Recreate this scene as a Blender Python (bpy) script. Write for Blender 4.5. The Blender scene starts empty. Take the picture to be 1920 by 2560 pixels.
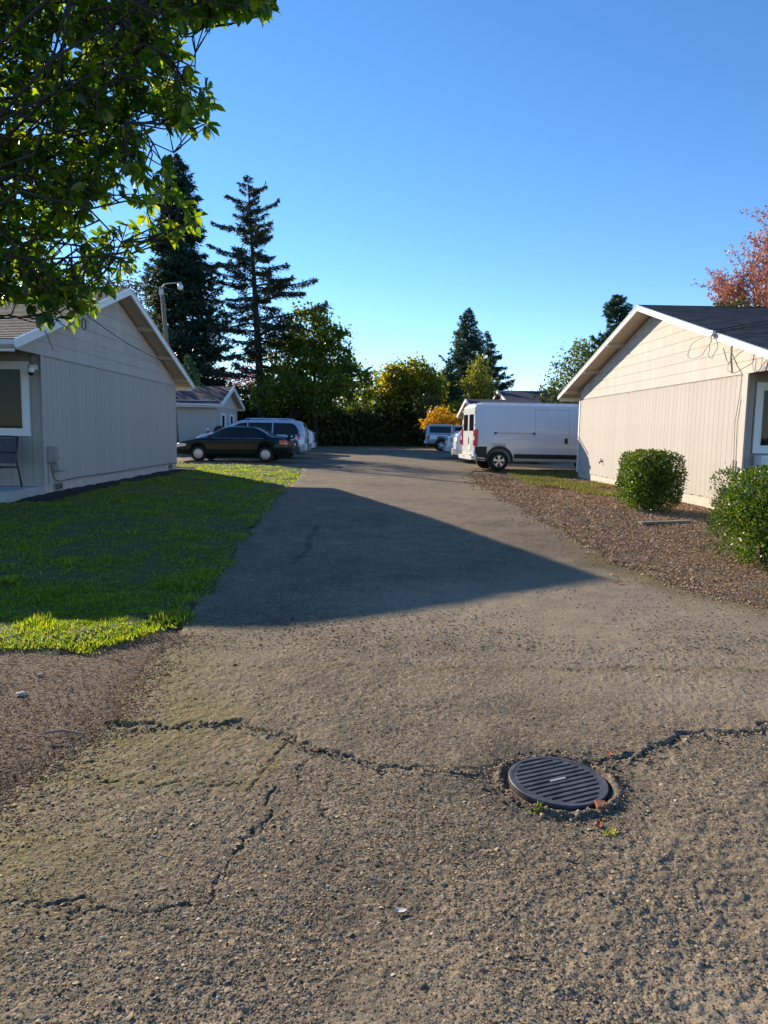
import bpy, bmesh, math, random
import numpy as np
from mathutils import Matrix, Vector

# ------------------------------------------------------------------ scene, camera, sky, sun
scene = bpy.context.scene
C = scene.collection
rad = math.radians
CAM_H = 1.45
YAW, PITCH, ROLL = rad(0.75), rad(6.45), rad(0.9)
fwd = Vector((math.sin(YAW)*math.cos(PITCH), math.cos(YAW)*math.cos(PITCH), -math.sin(PITCH)))
r0 = Vector((math.cos(YAW), -math.sin(YAW), 0)); u0 = r0.cross(fwd)
rgt = r0*math.cos(ROLL)+u0*math.sin(ROLL); upv = rgt.cross(fwd)
cd = bpy.data.cameras.new('camera'); cam = bpy.data.objects.new('camera', cd); C.objects.link(cam)
cd.sensor_fit = 'VERTICAL'; cd.sensor_height = 34.6; cd.lens = 34.6*1775/2560
cd.clip_start = 0.05; cd.clip_end = 3000
m = Matrix.Identity(4)
for i in range(3):
    m[i][0] = rgt[i]; m[i][1] = upv[i]; m[i][2] = -fwd[i]
m[2][3] = CAM_H
cam.matrix_world = m
scene.camera = cam

SUN_TO = Vector((-1.735, 2.0, 1.0)).normalized()          # towards the sun
SUN_EL = math.asin(SUN_TO.z); SUN_AZ = math.atan2(SUN_TO.x, SUN_TO.y)
w = bpy.data.worlds.new('World'); scene.world = w; w.use_nodes = True
nt = w.node_tree; nt.nodes.clear()
wo = nt.nodes.new('ShaderNodeOutputWorld'); bg = nt.nodes.new('ShaderNodeBackground'); sky = nt.nodes.new('ShaderNodeTexSky')
sky.sky_type = 'NISHITA'; sky.sun_disc = False
sky.sun_elevation = SUN_EL; sky.sun_rotation = SUN_AZ
sky.altitude = 60; sky.air_density = 0.8; sky.dust_density = 0.0; sky.ozone_density = 2.8
bg.inputs['Strength'].default_value = 0.135
hs = nt.nodes.new('ShaderNodeHueSaturation'); hs.inputs['Saturation'].default_value = 1.17; nt.links.new(sky.outputs[0], hs.inputs['Color'])
tn = nt.nodes.new('ShaderNodeMix'); tn.data_type = 'RGBA'; tn.blend_type = 'MULTIPLY'; tn.inputs[0].default_value = 1.0; tn.inputs[7].default_value = (1.0, .985, 1.02, 1); nt.links.new(hs.outputs[0], tn.inputs[6]); nt.links.new(tn.outputs[2], bg.inputs[0]); nt.links.new(bg.outputs[0], wo.inputs[0])
sd = bpy.data.lights.new('sun', 'SUN'); sun = bpy.data.objects.new('sun', sd); C.objects.link(sun)
sd.energy = 5.0; sd.angle = rad(0.53); sd.color = (1.0, 0.85, 0.64)
sun.rotation_euler = (-SUN_TO).to_track_quat('-Z', 'Y').to_euler()
sun.location = (-20, 25, 30)
vs = scene.view_settings
vs.view_transform = 'Standard'; vs.look = 'None'; vs.gamma = 1.0; vs.exposure = 0.80; vs.use_curve_mapping = False

random.seed(7); rng = np.random.default_rng(11)

# ------------------------------------------------------------------ terrain height
def ss(a, b, v):
    t = np.clip((np.asarray(v, float)-a)/(b-a), 0, 1); return t*t*(3-2*t)
def g(x, y):
    left = 1-ss(-5.5, -1.5, x)
    return -0.2+0.2*ss(5, 14, y)+left*0.15*ss(7, 14, y)*(1-ss(22, 34, y))+0.2*ss(20, 38, y)
def gz(x, y): return float(g(x, y))
def _h(ix, iy, s):
    n = (ix.astype(np.int64)*374761393+iy.astype(np.int64)*668265263+s*974634777) & 0x7fffffff
    n = ((n ^ (n >> 13))*1274126177) & 0x7fffffff
    n = ((n ^ (n >> 11))*668265263) & 0x7fffffff
    return ((n ^ (n >> 15)) & 0xffff)/65535.0
def vn(x, y, s=0):
    x = np.asarray(x, float); y = np.asarray(y, float)
    ix = np.floor(x); iy = np.floor(y); fx = x-ix; fy = y-iy
    fx = fx*fx*(3-2*fx); fy = fy*fy*(3-2*fy)
    a = _h(ix, iy, s); b = _h(ix+1, iy, s); c = _h(ix, iy+1, s); d = _h(ix+1, iy+1, s)
    return (a*(1-fx)+b*fx)*(1-fy)+(c*(1-fx)+d*fx)*fy

# ------------------------------------------------------------------ materials
class NT:
    def __init__(s, name):
        s.m = bpy.data.materials.new(name); s.m.use_nodes = True; s.t = s.m.node_tree
        s.t.nodes.clear()
        s.out = s.n('ShaderNodeOutputMaterial'); s.b = s.n('ShaderNodeBsdfPrincipled')
        s.l(s.b.outputs[0], s.out.inputs[0])
        s.tc = s.n('ShaderNodeTexCoord')
    def n(s, t): return s.t.nodes.new(t)
    def l(s, a, b): s.t.links.new(a, b)
    def noise(s, sc, det=4, rough=.6, vec=None, stretch=None):
        x = s.n('ShaderNodeTexNoise'); x.inputs['Scale'].default_value = sc; x.inputs['Detail'].default_value = det; x.inputs['Roughness'].default_value = rough
        v = vec or s.tc.outputs['Object']
        if stretch:
            mp = s.n('ShaderNodeMapping'); mp.inputs['Scale'].default_value = stretch; s.l(v, mp.inputs[0]); v = mp.outputs[0]
        s.l(v, x.inputs['Vector']); return x.outputs[0]
    def voro(s, sc, feat='F1', out=0, vec=None):
        x = s.n('ShaderNodeTexVoronoi'); x.feature = feat; x.inputs['Scale'].default_value = sc
        s.l(vec or s.tc.outputs['Object'], x.inputs['Vector']); return x.outputs[out]
    def ramp(s, f, stops):
        r = s.n('ShaderNodeValToRGB'); e = r.color_ramp.elements
        while len(e) < len(stops): e.new(.5)
        for el, (p, c) in zip(e, stops):
            el.position = p; el.color = (c, c, c, 1) if isinstance(c, (int, float)) else (*c, 1)
        s.l(f, r.inputs[0]); return r.outputs[0]
    def mix(s, f, a, b, mode='MIX'):
        x = s.n('ShaderNodeMix'); x.data_type = 'RGBA'; x.blend_type = mode
        for i_, v in ((0, f), (6, a), (7, b)):
            sock = x.inputs[i_]
            if isinstance(v, (int, float)): sock.default_value = v if i_ == 0 else (v, v, v, 1)
            elif isinstance(v, tuple): sock.default_value = (*v, 1)
            else: s.l(v, sock)
        return x.outputs[2]
    def math(s, op, a, b=0.):
        x = s.n('ShaderNodeMath'); x.operation = op
        for i, v in enumerate((a, b)):
            if isinstance(v, (int, float)): x.inputs[i].default_value = v
            else: s.l(v, x.inputs[i])
        return x.outputs[0]
    def rand(s):
        gm = s.n('ShaderNodeNewGeometry'); oi = s.n('ShaderNodeObjectInfo')
        a = s.math('ADD', gm.outputs['Random Per Island'], oi.outputs['Random']); return s.math('FRACT', a)
    def bump(s, h, strength=.5, dist=.01, prev=None):
        x = s.n('ShaderNodeBump'); x.inputs['Strength'].default_value = strength; x.inputs['Distance'].default_value = dist
        s.l(h, x.inputs['Height'])
        if prev: s.l(prev, x.inputs['Normal'])
        s.l(x.outputs[0], s.b.inputs['Normal']); return x.outputs[0]
    def col(s, c): s.l(c, s.b.inputs['Base Color'])
    def set(s, **k):
        for a, v in k.items(): s.b.inputs[a].default_value = v

def simple(name, c, rough=.6, var=.12, sc=6, bump=0, bsc=60, rnd=0, metal=0, spec=.5, coat=0, stretch=None, dist=.004):
    t = NT(name); t.set(Roughness=rough, Metallic=metal); t.b.inputs['Specular IOR Level'].default_value = spec
    if coat: t.b.inputs['Coat Weight'].default_value = coat; t.b.inputs['Coat Roughness'].default_value = .06
    n = t.noise(sc, 5, .62, stretch=stretch)
    lo = tuple(v*(1-var) for v in c); hi = tuple(min(1, v*(1+var)) for v in c)
    cc = t.mix(t.ramp(n, [(.3, 0.), (.7, 1.)]), lo, hi)
    if rnd: cc = t.mix(1., cc, t.ramp(t.rand(), [(0, 1-rnd), (1, 1+rnd)]), 'MULTIPLY')
    t.col(cc)
    if bump: t.bump(t.noise(bsc, 4, stretch=stretch), bump, dist)
    return t.m

def leafmat(name, cols, transl=.35, rough=.45, spec=.4, tcol=None, clump=0.):
    t = NT(name); t.set(Roughness=rough); t.b.inputs['Specular IOR Level'].default_value = spec
    k = len(cols)
    f = t.rand()
    if clump:
        f = t.math('ADD', t.math('MULTIPLY', f, 1-clump), t.math('MULTIPLY', t.ramp(t.noise(.55, 3), [(.32, 0.), (.68, 1.)]), clump))
    cc = t.ramp(f, [(i/max(1, k-1), c) for i, c in enumerate(cols)])
    t.col(cc)
    tr = t.n('ShaderNodeBsdfTranslucent')
    t.l(t.mix(1., cc, tcol or (2.0, 2.1, .9), 'MULTIPLY'), tr.inputs[0])
    ms = t.n('ShaderNodeMixShader'); ms.inputs[0].default_value = transl
    t.l(t.b.outputs[0], ms.inputs[1]); t.l(tr.outputs[0], ms.inputs[2]); t.l(ms.outputs[0], t.out.inputs[0])
    return t.m

def m_asphalt():
    t = NT('asphalt'); t.set(Roughness=.85); t.b.inputs['Specular IOR Level'].default_value = .3
    st = t.n('ShaderNodeAttribute'); st.attribute_name = 'stain'
    sp = t.n('ShaderNodeSeparateColor'); t.l(st.outputs['Color'], sp.inputs[0])
    moss, dust, dark = sp.outputs[0], sp.outputs[1], sp.outputs[2]
    big = t.noise(.7, 5); mid = t.noise(6, 5)
    base = t.mix(t.ramp(big, [(.3, 0.), (.7, 1.)]), (.20, .150, .092), (.275, .205, .125))
    base = t.mix(t.math('MULTIPLY', mid, .6), base, (.105, .082, .055))
    base = t.mix(1., base, t.ramp(t.noise(2.3, 5, .65), [(.3, .72), (.5, 1.), (.72, 1.2)]), 'MULTIPLY')
    base = t.mix(1., base, t.ramp(t.noise(24, 4, .7), [(.3, .68), (.7, 1.28)]), 'MULTIPLY')
    cells = t.n('ShaderNodeTexVoronoi'); cells.inputs['Scale'].default_value = 85; t.l(t.tc.outputs['Object'], cells.inputs['Vector'])
    cb = t.n('ShaderNodeSeparateColor'); t.l(cells.outputs['Color'], cb.inputs[0])
    base = t.mix(1., base, t.ramp(cb.outputs[0], [(0, .5), (.6, 1.0), (.9, 1.3), (1, 1.8)]), 'MULTIPLY')
    pitn = t.ramp(t.noise(62, 3, .6), [(.36, .30), (.45, 1.)])
    base = t.mix(1., base, pitn, 'MULTIPLY')
    base = t.mix(t.math('MULTIPLY', dust, .75), base, (.33, .26, .175))
    mn = t.ramp(t.noise(14, 5, .7), [(.30, 0.), (.56, 1.)])
    base = t.mix(t.math('MULTIPLY', t.math('MULTIPLY', moss, mn), .95), base, (.15, .115, .02))
    base = t.mix(t.math('MULTIPLY', dark, .8), base, (.028, .024, .02))
    t.col(base)
    h = t.ramp(cells.outputs['Distance'], [(0, 1.), (.55, .35), (.9, 0.)])
    pits = t.ramp(t.noise(38, 4, .7), [(.3, 0.), (.55, 1.)])
    b1 = t.bump(h, .45, .004)
    b2 = t.bump(pits, .45, .006, b1)
    return t.m
def m_lawn():
    t = NT('lawn_soil'); t.set(Roughness=.9)
    n = t.noise(1.2, 6, .65); n2 = t.noise(40, 4, .7)
    c = t.mix(t.ramp(n, [(.35, 0.), (.65, 1.)]), (.05, .075, .008), (.08, .105, .014))
    c = t.mix(t.ramp(n2, [(.4, 0.), (.75, .7)]), c, (.085, .085, .025))
    t.col(c); t.bump(n2, 1., .03); return t.m
def m_dirt():
    t = NT('dirt'); t.set(Roughness=.95)
    n = t.noise(1.0, 6); n2 = t.noise(45, 5, .75); v = t.voro(60, out=1)
    sv = t.n('ShaderNodeSeparateColor'); t.l(v, sv.inputs[0])
    c = t.mix(t.ramp(n, [(.35, 0.), (.65, 1.)]), (.125, .078, .044), (.21, .135, .078))
    c = t.mix(t.ramp(n2, [(.45, 0.), (.7, .6)]), c, (.07, .042, .026))
    c = t.mix(t.ramp(sv.outputs[0], [(.9, 0.), (.97, .7)]), c, (.32, .25, .18))
    geo_ = t.n('ShaderNodeNewGeometry'); ln = t.n('ShaderNodeVectorMath'); ln.operation = 'LENGTH'; t.l(geo_.outputs['Position'], ln.inputs[0])
    far = t.ramp(t.math('DIVIDE', ln.outputs['Value'], 60.), [(.35, 0.), (.6, 1.)])
    c = t.mix(far, c, t.mix(t.ramp(n, [(.35, 0.), (.65, 1.)]), (.03, .045, .012), (.055, .07, .02)))
    t.col(c); t.bump(n2, 1., .02); return t.m
def m_siding(name, c):
    t = NT(name); t.set(Roughness=.75); t.b.inputs['Specular IOR Level'].default_value = .25
    n = t.noise(2.2, 5, .6, stretch=(1, 1, .25)); n2 = t.noise(60, 4, .6, stretch=(1, 1, .05))
    k = t.mix(t.ramp(n, [(.3, 0.), (.7, 1.)]), tuple(v*.88 for v in c), tuple(v*1.06 for v in c))
    k = t.mix(1., k, t.ramp(t.rand(), [(0, .95), (1, 1.03)]), 'MULTIPLY')
    k = t.mix(t.ramp(n2, [(.45, 0.), (.75, .10)]), k, tuple(v*.6 for v in c))
    t.col(k); t.bump(n2, .35, .004); return t.m
def m_shingle(name, c, warm):
    t = NT(name); t.set(Roughness=.9); t.b.inputs['Specular IOR Level'].default_value = .2
    k = t.mix(t.rand(), c, warm)
    k = t.mix(t.ramp(t.noise(260, 3), [(.4, 0.), (.7, .5)]), k, tuple(v*.45 for v in c))
    k = t.mix(t.ramp(t.noise(1.1, 4), [(.35, 0.), (.7, .4)]), k, tuple(v*.7 for v in c))
    t.col(k); t.bump(t.noise(220, 3), .6, .003); return t.m
def m_glass(name, c=(.012, .014, .016), tr=.0):
    t = NT(name); t.set(Roughness=.03); t.b.inputs['Base Color'].default_value = (*c, 1); t.b.inputs['Specular IOR Level'].default_value = .5
    if tr:
        tp = t.n('ShaderNodeBsdfTransparent'); tp.inputs[0].default_value = (.75, .8, .8, 1)
        ms = t.n('ShaderNodeMixShader'); ms.inputs[0].default_value = tr
        t.l(t.b.outputs[0], ms.inputs[1]); t.l(tp.outputs[0], ms.inputs[2]); t.l(ms.outputs[0], t.out.inputs[0])
    return t.m
def m_bark(name, c):
    return simple(name, c, .9, .35, 3, .9, 14, stretch=(1, 1, .2), dist=.03)
MAT = dict(
    asphalt=m_asphalt(), lawn=m_lawn(), dirt=m_dirt(),
    siding=m_siding('beige_siding', (.47, .435, .395)), gable=m_siding('gable_board', (.505, .465, .42)),
    facade=m_siding('facade_paint', (.40, .355, .31)),
    backing=simple('groove_shadow', (.30, .26, .22), .9),
    white=simple('white_trim', (.78, .76, .72), .5, .05, 4, .1, 40),
    soffit=simple('soffit_paint', (.50, .41, .32), .8, .08, 3, .2, 40),
    concrete=simple('foundation_paint', (.55, .475, .40), .85, .12, 5, .5, 50),
    slab=simple('porch_concrete', (.42, .40, .38), .9, .12, 4, .4, 60),
    shingle_l=m_shingle('brown_shingle', (.16, .125, .095), (.27, .22, .17)),
    shingle_r=m_shingle('charcoal_shingle', (.035, .040, .052), (.11, .12, .145)),
    gutter=simple('gutter_paint', (.72, .74, .76), .35, .05),
    glass=m_glass('window_glass', (.012, .016, .018), .68), blind=simple('blind', (.055, .08, .082), .6, .05),
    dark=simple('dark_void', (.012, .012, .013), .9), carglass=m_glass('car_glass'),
    greybox=simple('grey_box', (.30, .27, .25), .55, .1), cable=simple('black_cable', (.035, .033, .032), .6),
    paintcable=simple('painted_cable', (.42, .37, .31), .7), greycable=simple('grey_cable', (.30, .27, .22), .7),
    black=simple('black_plastic', (.018, .018, .02), .55, .2, 10), tyre=simple('tyre_rubber', (.016, .016, .017), .85, .2, 20),
    alloy=simple('alloy', (.62, .62, .62), .3, .06, metal=.9), hubcap=simple('hubcap', (.60, .58, .54), .4, .06, metal=.4),
    chrome=simple('chrome', (.75, .75, .75), .15, .03, metal=1.),
    green_paint=simple('dark_green_paint', (.004, .014, .013), .15, .1, 3, spec=.3),
    silver_paint=simple('silver_paint', (.52, .56, .62), .3, .05, 3, metal=.35, coat=.8),
    white_paint=simple('white_paint', (.74, .74, .73), .3, .03, 2, coat=.8),
    red=simple('tail_lens', (.55, .012, .02), .18, .1, 20, coat=.6), lens=simple('head_lens', (.75, .72, .64), .12, .06, 30, coat=.6),
    amber=simple('amber_lens', (.75, .25, .05), .2), plate=simple('plate', (.6, .62, .62), .5),
    rail=simple('rail_trim', (.52, .47, .42), .4, metal=.2),
    woodpole=m_bark('weathered_pole', (.20, .155, .115)), metal=simple('galvanised', (.48, .48, .47), .45, .1, metal=.6),
    lamp=simple('lamp_lens', (.75, .76, .78), .25, .04),
    iron=simple('cast_iron', (.070, .070, .080), .6, .6, 14, .4, 160, metal=.15, dist=.002), rust=simple('rust', (.24, .085, .035), .8, .3, 20, .4, 90),
    chairframe=simple('chair_frame', (.022, .024, .028), .4), sling=simple('sling_fabric', (.075, .085, .095), .85, .1, 80, .3, 300),
    bark=m_bark('bark', (.085, .065, .05)), greybark=m_bark('grey_bark', (.15, .125, .10)), darkbark=m_bark('dark_bark', (.035, .028, .022)),
    plank=simple('plank', (.24, .18, .12), .85, .2, 8, .4, 40),
    chip=NT('chip').m, pebble=NT('pebble').m,
)
def _islandmat(m, stops, rough=.85, bump=None):
    m.node_tree.nodes.clear()
    t = NT.__new__(NT); t.m = m; t.t = m.node_tree
    t.out = t.n('ShaderNodeOutputMaterial'); t.b = t.n('ShaderNodeBsdfPrincipled'); t.l(t.b.outputs[0], t.out.inputs[0]); t.tc = t.n('ShaderNodeTexCoord')
    t.set(Roughness=rough); t.b.inputs['Specular IOR Level'].default_value = .12
    t.col(t.ramp(t.rand(), stops))
_islandmat(MAT['chip'], [(0, (.06, .038, .026)), (.5, (.16, .10, .064)), (.85, (.30, .20, .13)), (1, (.48, .38, .27))])
_islandmat(MAT['pebble'], [(0, (.06, .052, .042)), (.45, (.17, .132, .086)), (.8, (.28, .215, .136)), (.96, (.40, .31, .20)), (1, (.58, .48, .35))], .75)
MAT['bedpebble'] = bpy.data.materials.new('bedpebble'); MAT['bedpebble'].use_nodes = True
_islandmat(MAT['bedpebble'], [(0, (.20, .112, .06)), (.4, (.32, .195, .108)), (.75, (.43, .28, .16)), (.95, (.52, .36, .22)), (1, (.70, .58, .42))], .85)
MAT['grass'] = leafmat('grass_blade', [(.038, .070, .010), (.062, .098, .014), (.098, .125, .022), (.21, .18, .07)], .5, .55, .22, (4.6, 4.8, .9))
MAT['drygrass'] = leafmat('dry_grass_blade', [(.10, .14, .03), (.17, .19, .045), (.24, .21, .09)], .35, .6, .25, (1.5, 1.4, .7))
MAT['magnolia'] = leafmat('broad_leaf', [(.012, .034, .016), (.022, .052, .014), (.045, .08, .014), (.09, .115, .016)], .52, .3, .45, (8.0, 6.6, .6))
MAT['hedge'] = leafmat('hedge_leaf', [(.016, .042, .008), (.042, .085, .012), (.085, .135, .018), (.16, .19, .04)], .33, .3, .5, (2.4, 2.4, .6))

# ------------------------------------------------------------------ mesh building
class MB:
    def __init__(s): s.v = []; s.f = []
    def add(s, v, f):
        o = len(s.v); s.v += [tuple(map(float, p)) for p in v]; s.f += [tuple(i+o for i in q) for q in f]; return s
    def box(s, a, b):
        (x0, y0, z0), (x1, y1, z1) = a, b
        return s.add([(x0, y0, z0), (x1, y0, z0), (x1, y1, z0), (x0, y1, z0), (x0, y0, z1), (x1, y0, z1), (x1, y1, z1), (x0, y1, z1)],
                     [(0, 3, 2, 1), (4, 5, 6, 7), (0, 1, 5, 4), (1, 2, 6, 5), (2, 3, 7, 6), (3, 0, 4, 7)])
    def prism(s, poly, axis, a, b):           # poly in the two other axes, extruded along axis
        def pt(u, v, w):
            return {'x': (w, u, v), 'y': (u, w, v), 'z': (u, v, w)}[axis]
        n = len(poly); vs_ = [pt(u, v, a) for u, v in poly]+[pt(u, v, b) for u, v in poly]
        fs = [tuple(range(n))[::-1], tuple(range(n, 2*n))]+[(i, (i+1) % n, n+(i+1) % n, n+i) for i in range(n)]
        return s.add(vs_, fs)
    def tube(s, pts, r, n=8, cap=True):
        pts = [Vector(p) for p in pts]; rs = r if isinstance(r, (list, tuple)) else [r]*len(pts)
        o = len(s.v); prev = None
        for i, p in enumerate(pts):
            d = (pts[min(i+1, len(pts)-1)]-pts[max(i-1, 0)])
            d = d.normalized() if d.length > 1e-9 else Vector((0, 0, 1))
            if prev is None:
                a = d.orthogonal().normalized()
            else:
                a = prev-d*prev.dot(d); a = a.normalized() if a.length > 1e-6 else d.orthogonal().normalized()
            prev = a; b = d.cross(a)
            for k in range(n):
                an = 2*math.pi*k/n; q = p+(a*math.cos(an)+b*math.sin(an))*rs[i]; s.v.append(tuple(q))
        for i in range(len(pts)-1):
            for k in range(n):
                s.f.append((o+i*n+k, o+i*n+(k+1) % n, o+(i+1)*n+(k+1) % n, o+(i+1)*n+k))
        if cap:
            s.f.append(tuple(o+k for k in range(n))[::-1]); e = o+(len(pts)-1)*n; s.f.append(tuple(e+k for k in range(n)))
        return s
    def lathe(s, prof, n=32, axis='z', c=(0, 0, 0)):   # prof: (r, h)
        o = len(s.v)
        for r, h in prof:
            for k in range(n):
                an = 2*math.pi*k/n; u, v = r*math.cos(an), r*math.sin(an)
                p = (u, v, h) if axis == 'z' else ((u, h, v) if axis == 'y' else (h, u, v))
                s.v.append((p[0]+c[0], p[1]+c[1], p[2]+c[2]))
        for i in range(len(prof)-1):
            for k in range(n):
                s.f.append((o+i*n+k, o+i*n+(k+1) % n, o+(i+1)*n+(k+1) % n, o+(i+1)*n+k))
        return s
    def mesh(s, name):
        me = bpy.data.meshes.new(name); me.from_pydata(s.v, [], s.f); me.validate(); 
        bm = bmesh.new(); bm.from_mesh(me); bmesh.ops.recalc_face_normals(bm, faces=bm.faces); bm.to_mesh(me); bm.free()
        return me
    def build(s, name, mat, parent=None, smooth=False, world=False, bevel=0):
        me = s.mesh(name)
        if bevel:
            bm = bmesh.new(); bm.from_mesh(me)
            bmesh.ops.bevel(bm, geom=[e for e in bm.edges if e.calc_face_angle(0) > .6], offset=bevel, segments=2, affect='EDGES', profile=.6, clamp_overlap=True)
            bm.to_mesh(me); bm.free()
        return link(name, me, mat, parent, smooth, world)
def link(name, me, mat, parent=None, smooth=False, world=False):
    if not me.materials: me.materials.append(MAT[mat] if isinstance(mat, str) else mat)
    if smooth:
        me.polygons.foreach_set('use_smooth', [True]*len(me.polygons))
    o = bpy.data.objects.new(name, me); C.objects.link(o)
    if parent:
        o.parent = parent
        if world: o.matrix_parent_inverse = wm(parent).inverted()
    return o
def wm(o):
    m_ = o.matrix_basis.copy()
    return (wm(o.parent) @ o.matrix_parent_inverse @ m_) if o.parent else m_
def tag(o, label=None, cat=None, group=None, kind=None):
    if label: o['label'] = label
    if cat: o['category'] = cat
    if group: o['group'] = group
    if kind: o['kind'] = kind
    return o
def thing(name, label, cat, loc=(0, 0, 0), rz=0, group=None):
    o = bpy.data.objects.new(name, None); C.objects.link(o); o.location = loc; o.rotation_euler = (0, 0, rz); o.empty_display_size = .2
    return tag(o, label, cat, group)
def npmesh(name, v, f, mat, parent=None, smooth=False, world=False, attr=None):
    v = np.ascontiguousarray(v, dtype=np.float32); f = np.ascontiguousarray(f, dtype=np.int32)
    me = bpy.data.meshes.new(name); n = f.shape[1]
    me.vertices.add(len(v)); me.vertices.foreach_set('co', v.ravel())
    me.loops.add(f.size); me.loops.foreach_set('vertex_index', f.ravel())
    me.polygons.add(len(f)); me.polygons.foreach_set('loop_start', np.arange(0, f.size, n, dtype=np.int32))
    if smooth: me.polygons.foreach_set('use_smooth', np.ones(len(f), dtype=bool))
    me.update(calc_edges=True)
    if attr is not None:
        a = me.color_attributes.new('stain', 'FLOAT_COLOR', 'POINT'); a.data.foreach_set('color', np.ascontiguousarray(attr, dtype=np.float32).ravel())
    return link(name, me, mat, parent, False, world)
def rot_frames(n, axis=None, spread=1.0, r=rng):
    """n random orthonormal frames (cols x,y,z); x follows axis (n,3) loosened by spread"""
    a = r.normal(size=(n, 3))
    if axis is not None:
        a = np.asarray(axis)+a*spread
    a /= np.linalg.norm(a, axis=1, keepdims=True)+1e-9
    b = r.normal(size=(n, 3)); b -= a*np.sum(a*b, 1, keepdims=True); b /= np.linalg.norm(b, axis=1, keepdims=True)+1e-9
    return np.stack([a, b, np.cross(a, b)], axis=2)
def scatter(tv, tf, pos, frames, scale):
    tv = np.asarray(tv, float); tf = np.asarray(tf, int); n = len(pos)
    sc = np.asarray(scale, float); sc = sc[:, None] if sc.ndim == 1 else sc
    loc = tv[None, :, :]*sc[:, None, :]
    v = np.einsum('nij,nkj->nki', frames, loc)+np.asarray(pos)[:, None, :]
    f = tf[None]+(np.arange(n)*len(tv))[:, None, None]
    return v.reshape(-1, 3), f.reshape(-1, tf.shape[1])
LEAF2 = ([(0, 0, 0), (.45, .24, .05), (1, 0, -.06), (.45, -.24, .05)], [(0, 1, 2), (0, 2, 3)])
LEAF6 = ([(0, 0, 0), (.28, .17, .05), (.66, .19, .06), (1, 0, -.08), (.66, -.19, .06), (.28, -.17, .05), (.3, 0, -.01), (.68, 0, 0)],
         [(0, 6, 1), (1, 6, 2), (6, 7, 2), (2, 7, 3), (3, 7, 4), (4, 7, 6), (4, 6, 5), (5, 6, 0)])
NEEDLE = ([(0, 0, 0), (.3, .10, .02), (1, 0, -.08), (.3, -.10, .02)], [(0, 1, 2), (0, 2, 3)])
DOME = ([(1, 0, -.35), (.35, .9, -.3), (-.8, .6, -.4), (-.85, -.55, -.3), (.3, -.95, -.35), (.12, .05, .75)], [(0, 1, 5), (1, 2, 5), (2, 3, 5), (3, 4, 5), (4, 0, 5)])
OCT = ([(1, 0, 0), (0, 1, 0), (-1, 0, 0), (0, -1, 0), (0, 0, 1), (.15, .1, -.6)], [(0, 1, 4), (1, 2, 4), (2, 3, 4), (3, 0, 4), (1, 0, 5), (2, 1, 5), (3, 2, 5), (0, 3, 5)])
# ------------------------------------------------------------------ ground, road, lawn, beds
LP = np.array([(-30, -3.2), (-8, -2.6), (1.5, -1.85), (3, -1.68), (3.7, -1.52), (5, -1.58), (6.1, -1.63), (7.9, -1.74), (11.2, -1.89), (16.5, -2.2), (22, -2.4), (25, -2.55), (28, -3.2)])
RP = np.array([(-30, 9), (-8, 7), (1, 6.2), (4, 5.3), (5.5, 4.5), (6.5, 3.75), (7.3, 3.42), (8.85, 3.1), (11.3, 2.95), (15.5, 2.9), (22, 3.15), (25, 3.4), (28, 4.2)])
def Lx(y): return np.interp(y, LP[:, 0], LP[:, 1])+(vn(np.asarray(y)*3.1, 0.5, 3)-.5)*.16+(vn(np.asarray(y)*11., 0.5, 4)-.5)*.06
def Rx(y): return np.interp(y, RP[:, 0], RP[:, 1])+(vn(np.asarray(y)*2.1, 7.5, 5)-.5)*.30+(vn(np.asarray(y)*9., 3.5, 6)-.5)*.10
CR1 = np.array([(-1.66, 3.73), (-1.4, 3.75), (-1.16, 3.77), (-.94, 3.82), (-.74, 3.85), (-.53, 3.70), (-.34, 3.56), (-.19, 3.46), (0, 3.38), (.22, 3.32), (.45, 3.30), (.56, 3.36), (.75, 3.42), (1.02, 3.38), (1.25, 3.46), (1.4, 3.5), (1.51, 3.63), (1.79, 3.75), (2.01, 3.79), (2.25, 3.84), (3.3, 3.95)])
CR = [[(-1.66, 3.12), (-1.49, 3.17), (-.87, 3.16), (-.56, 3.14), (-.5, 3.33), (-.45, 3.64)],
      [(-.44, 3.06), (-.46, 2.76), (-.52, 2.6), (-.56, 2.33), (-.74, 2.28), (-1.03, 2.28), (-1.35, 2.30)],
      [(-1.47, 4.81), (-.53, 4.79), (.1, 4.83), (.47, 4.78), (.96, 4.8), (1.93, 4.84), (3.0, 4.81)],
      [(-.9, 11.2), (-.93, 10.1), (-.88, 9.2), (-.98, 8.4)], [(1.4, 2.9), (1.7, 2.95), (2.1, 3.1)],
      [(-.20, 3.30), (-.22, 3.0), (-.17, 2.85)], [(-.45, 3.64), (-.30, 3.42), (-.33, 3.2)],
      [(1.4, 15.9), (2.0, 15.6), (2.9, 15.4)], [(-1.5, 19.8), (-.4, 19.3), (1.2, 19.5)]]
CRW = [.0055, .006, .005, .03, .005, .005, .007, .04, .05]; CRD = [.015, .014, .008, .02, .006, .007, .010, .03, .03]
DR = (0.89, 3.21); DR_R = .232      # the drain
def segdist(x, y, pl):
    d = np.full(np.shape(x), 9.)
    for (ax, ay), (bx, by) in zip(pl[:-1], pl[1:]):
        dx, dy = bx-ax, by-ay; t = np.clip(((x-ax)*dx+(y-ay)*dy)/(dx*dx+dy*dy), 0, 1)
        d = np.minimum(d, np.hypot(x-ax-t*dx, y-ay-t*dy))
    return d
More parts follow.
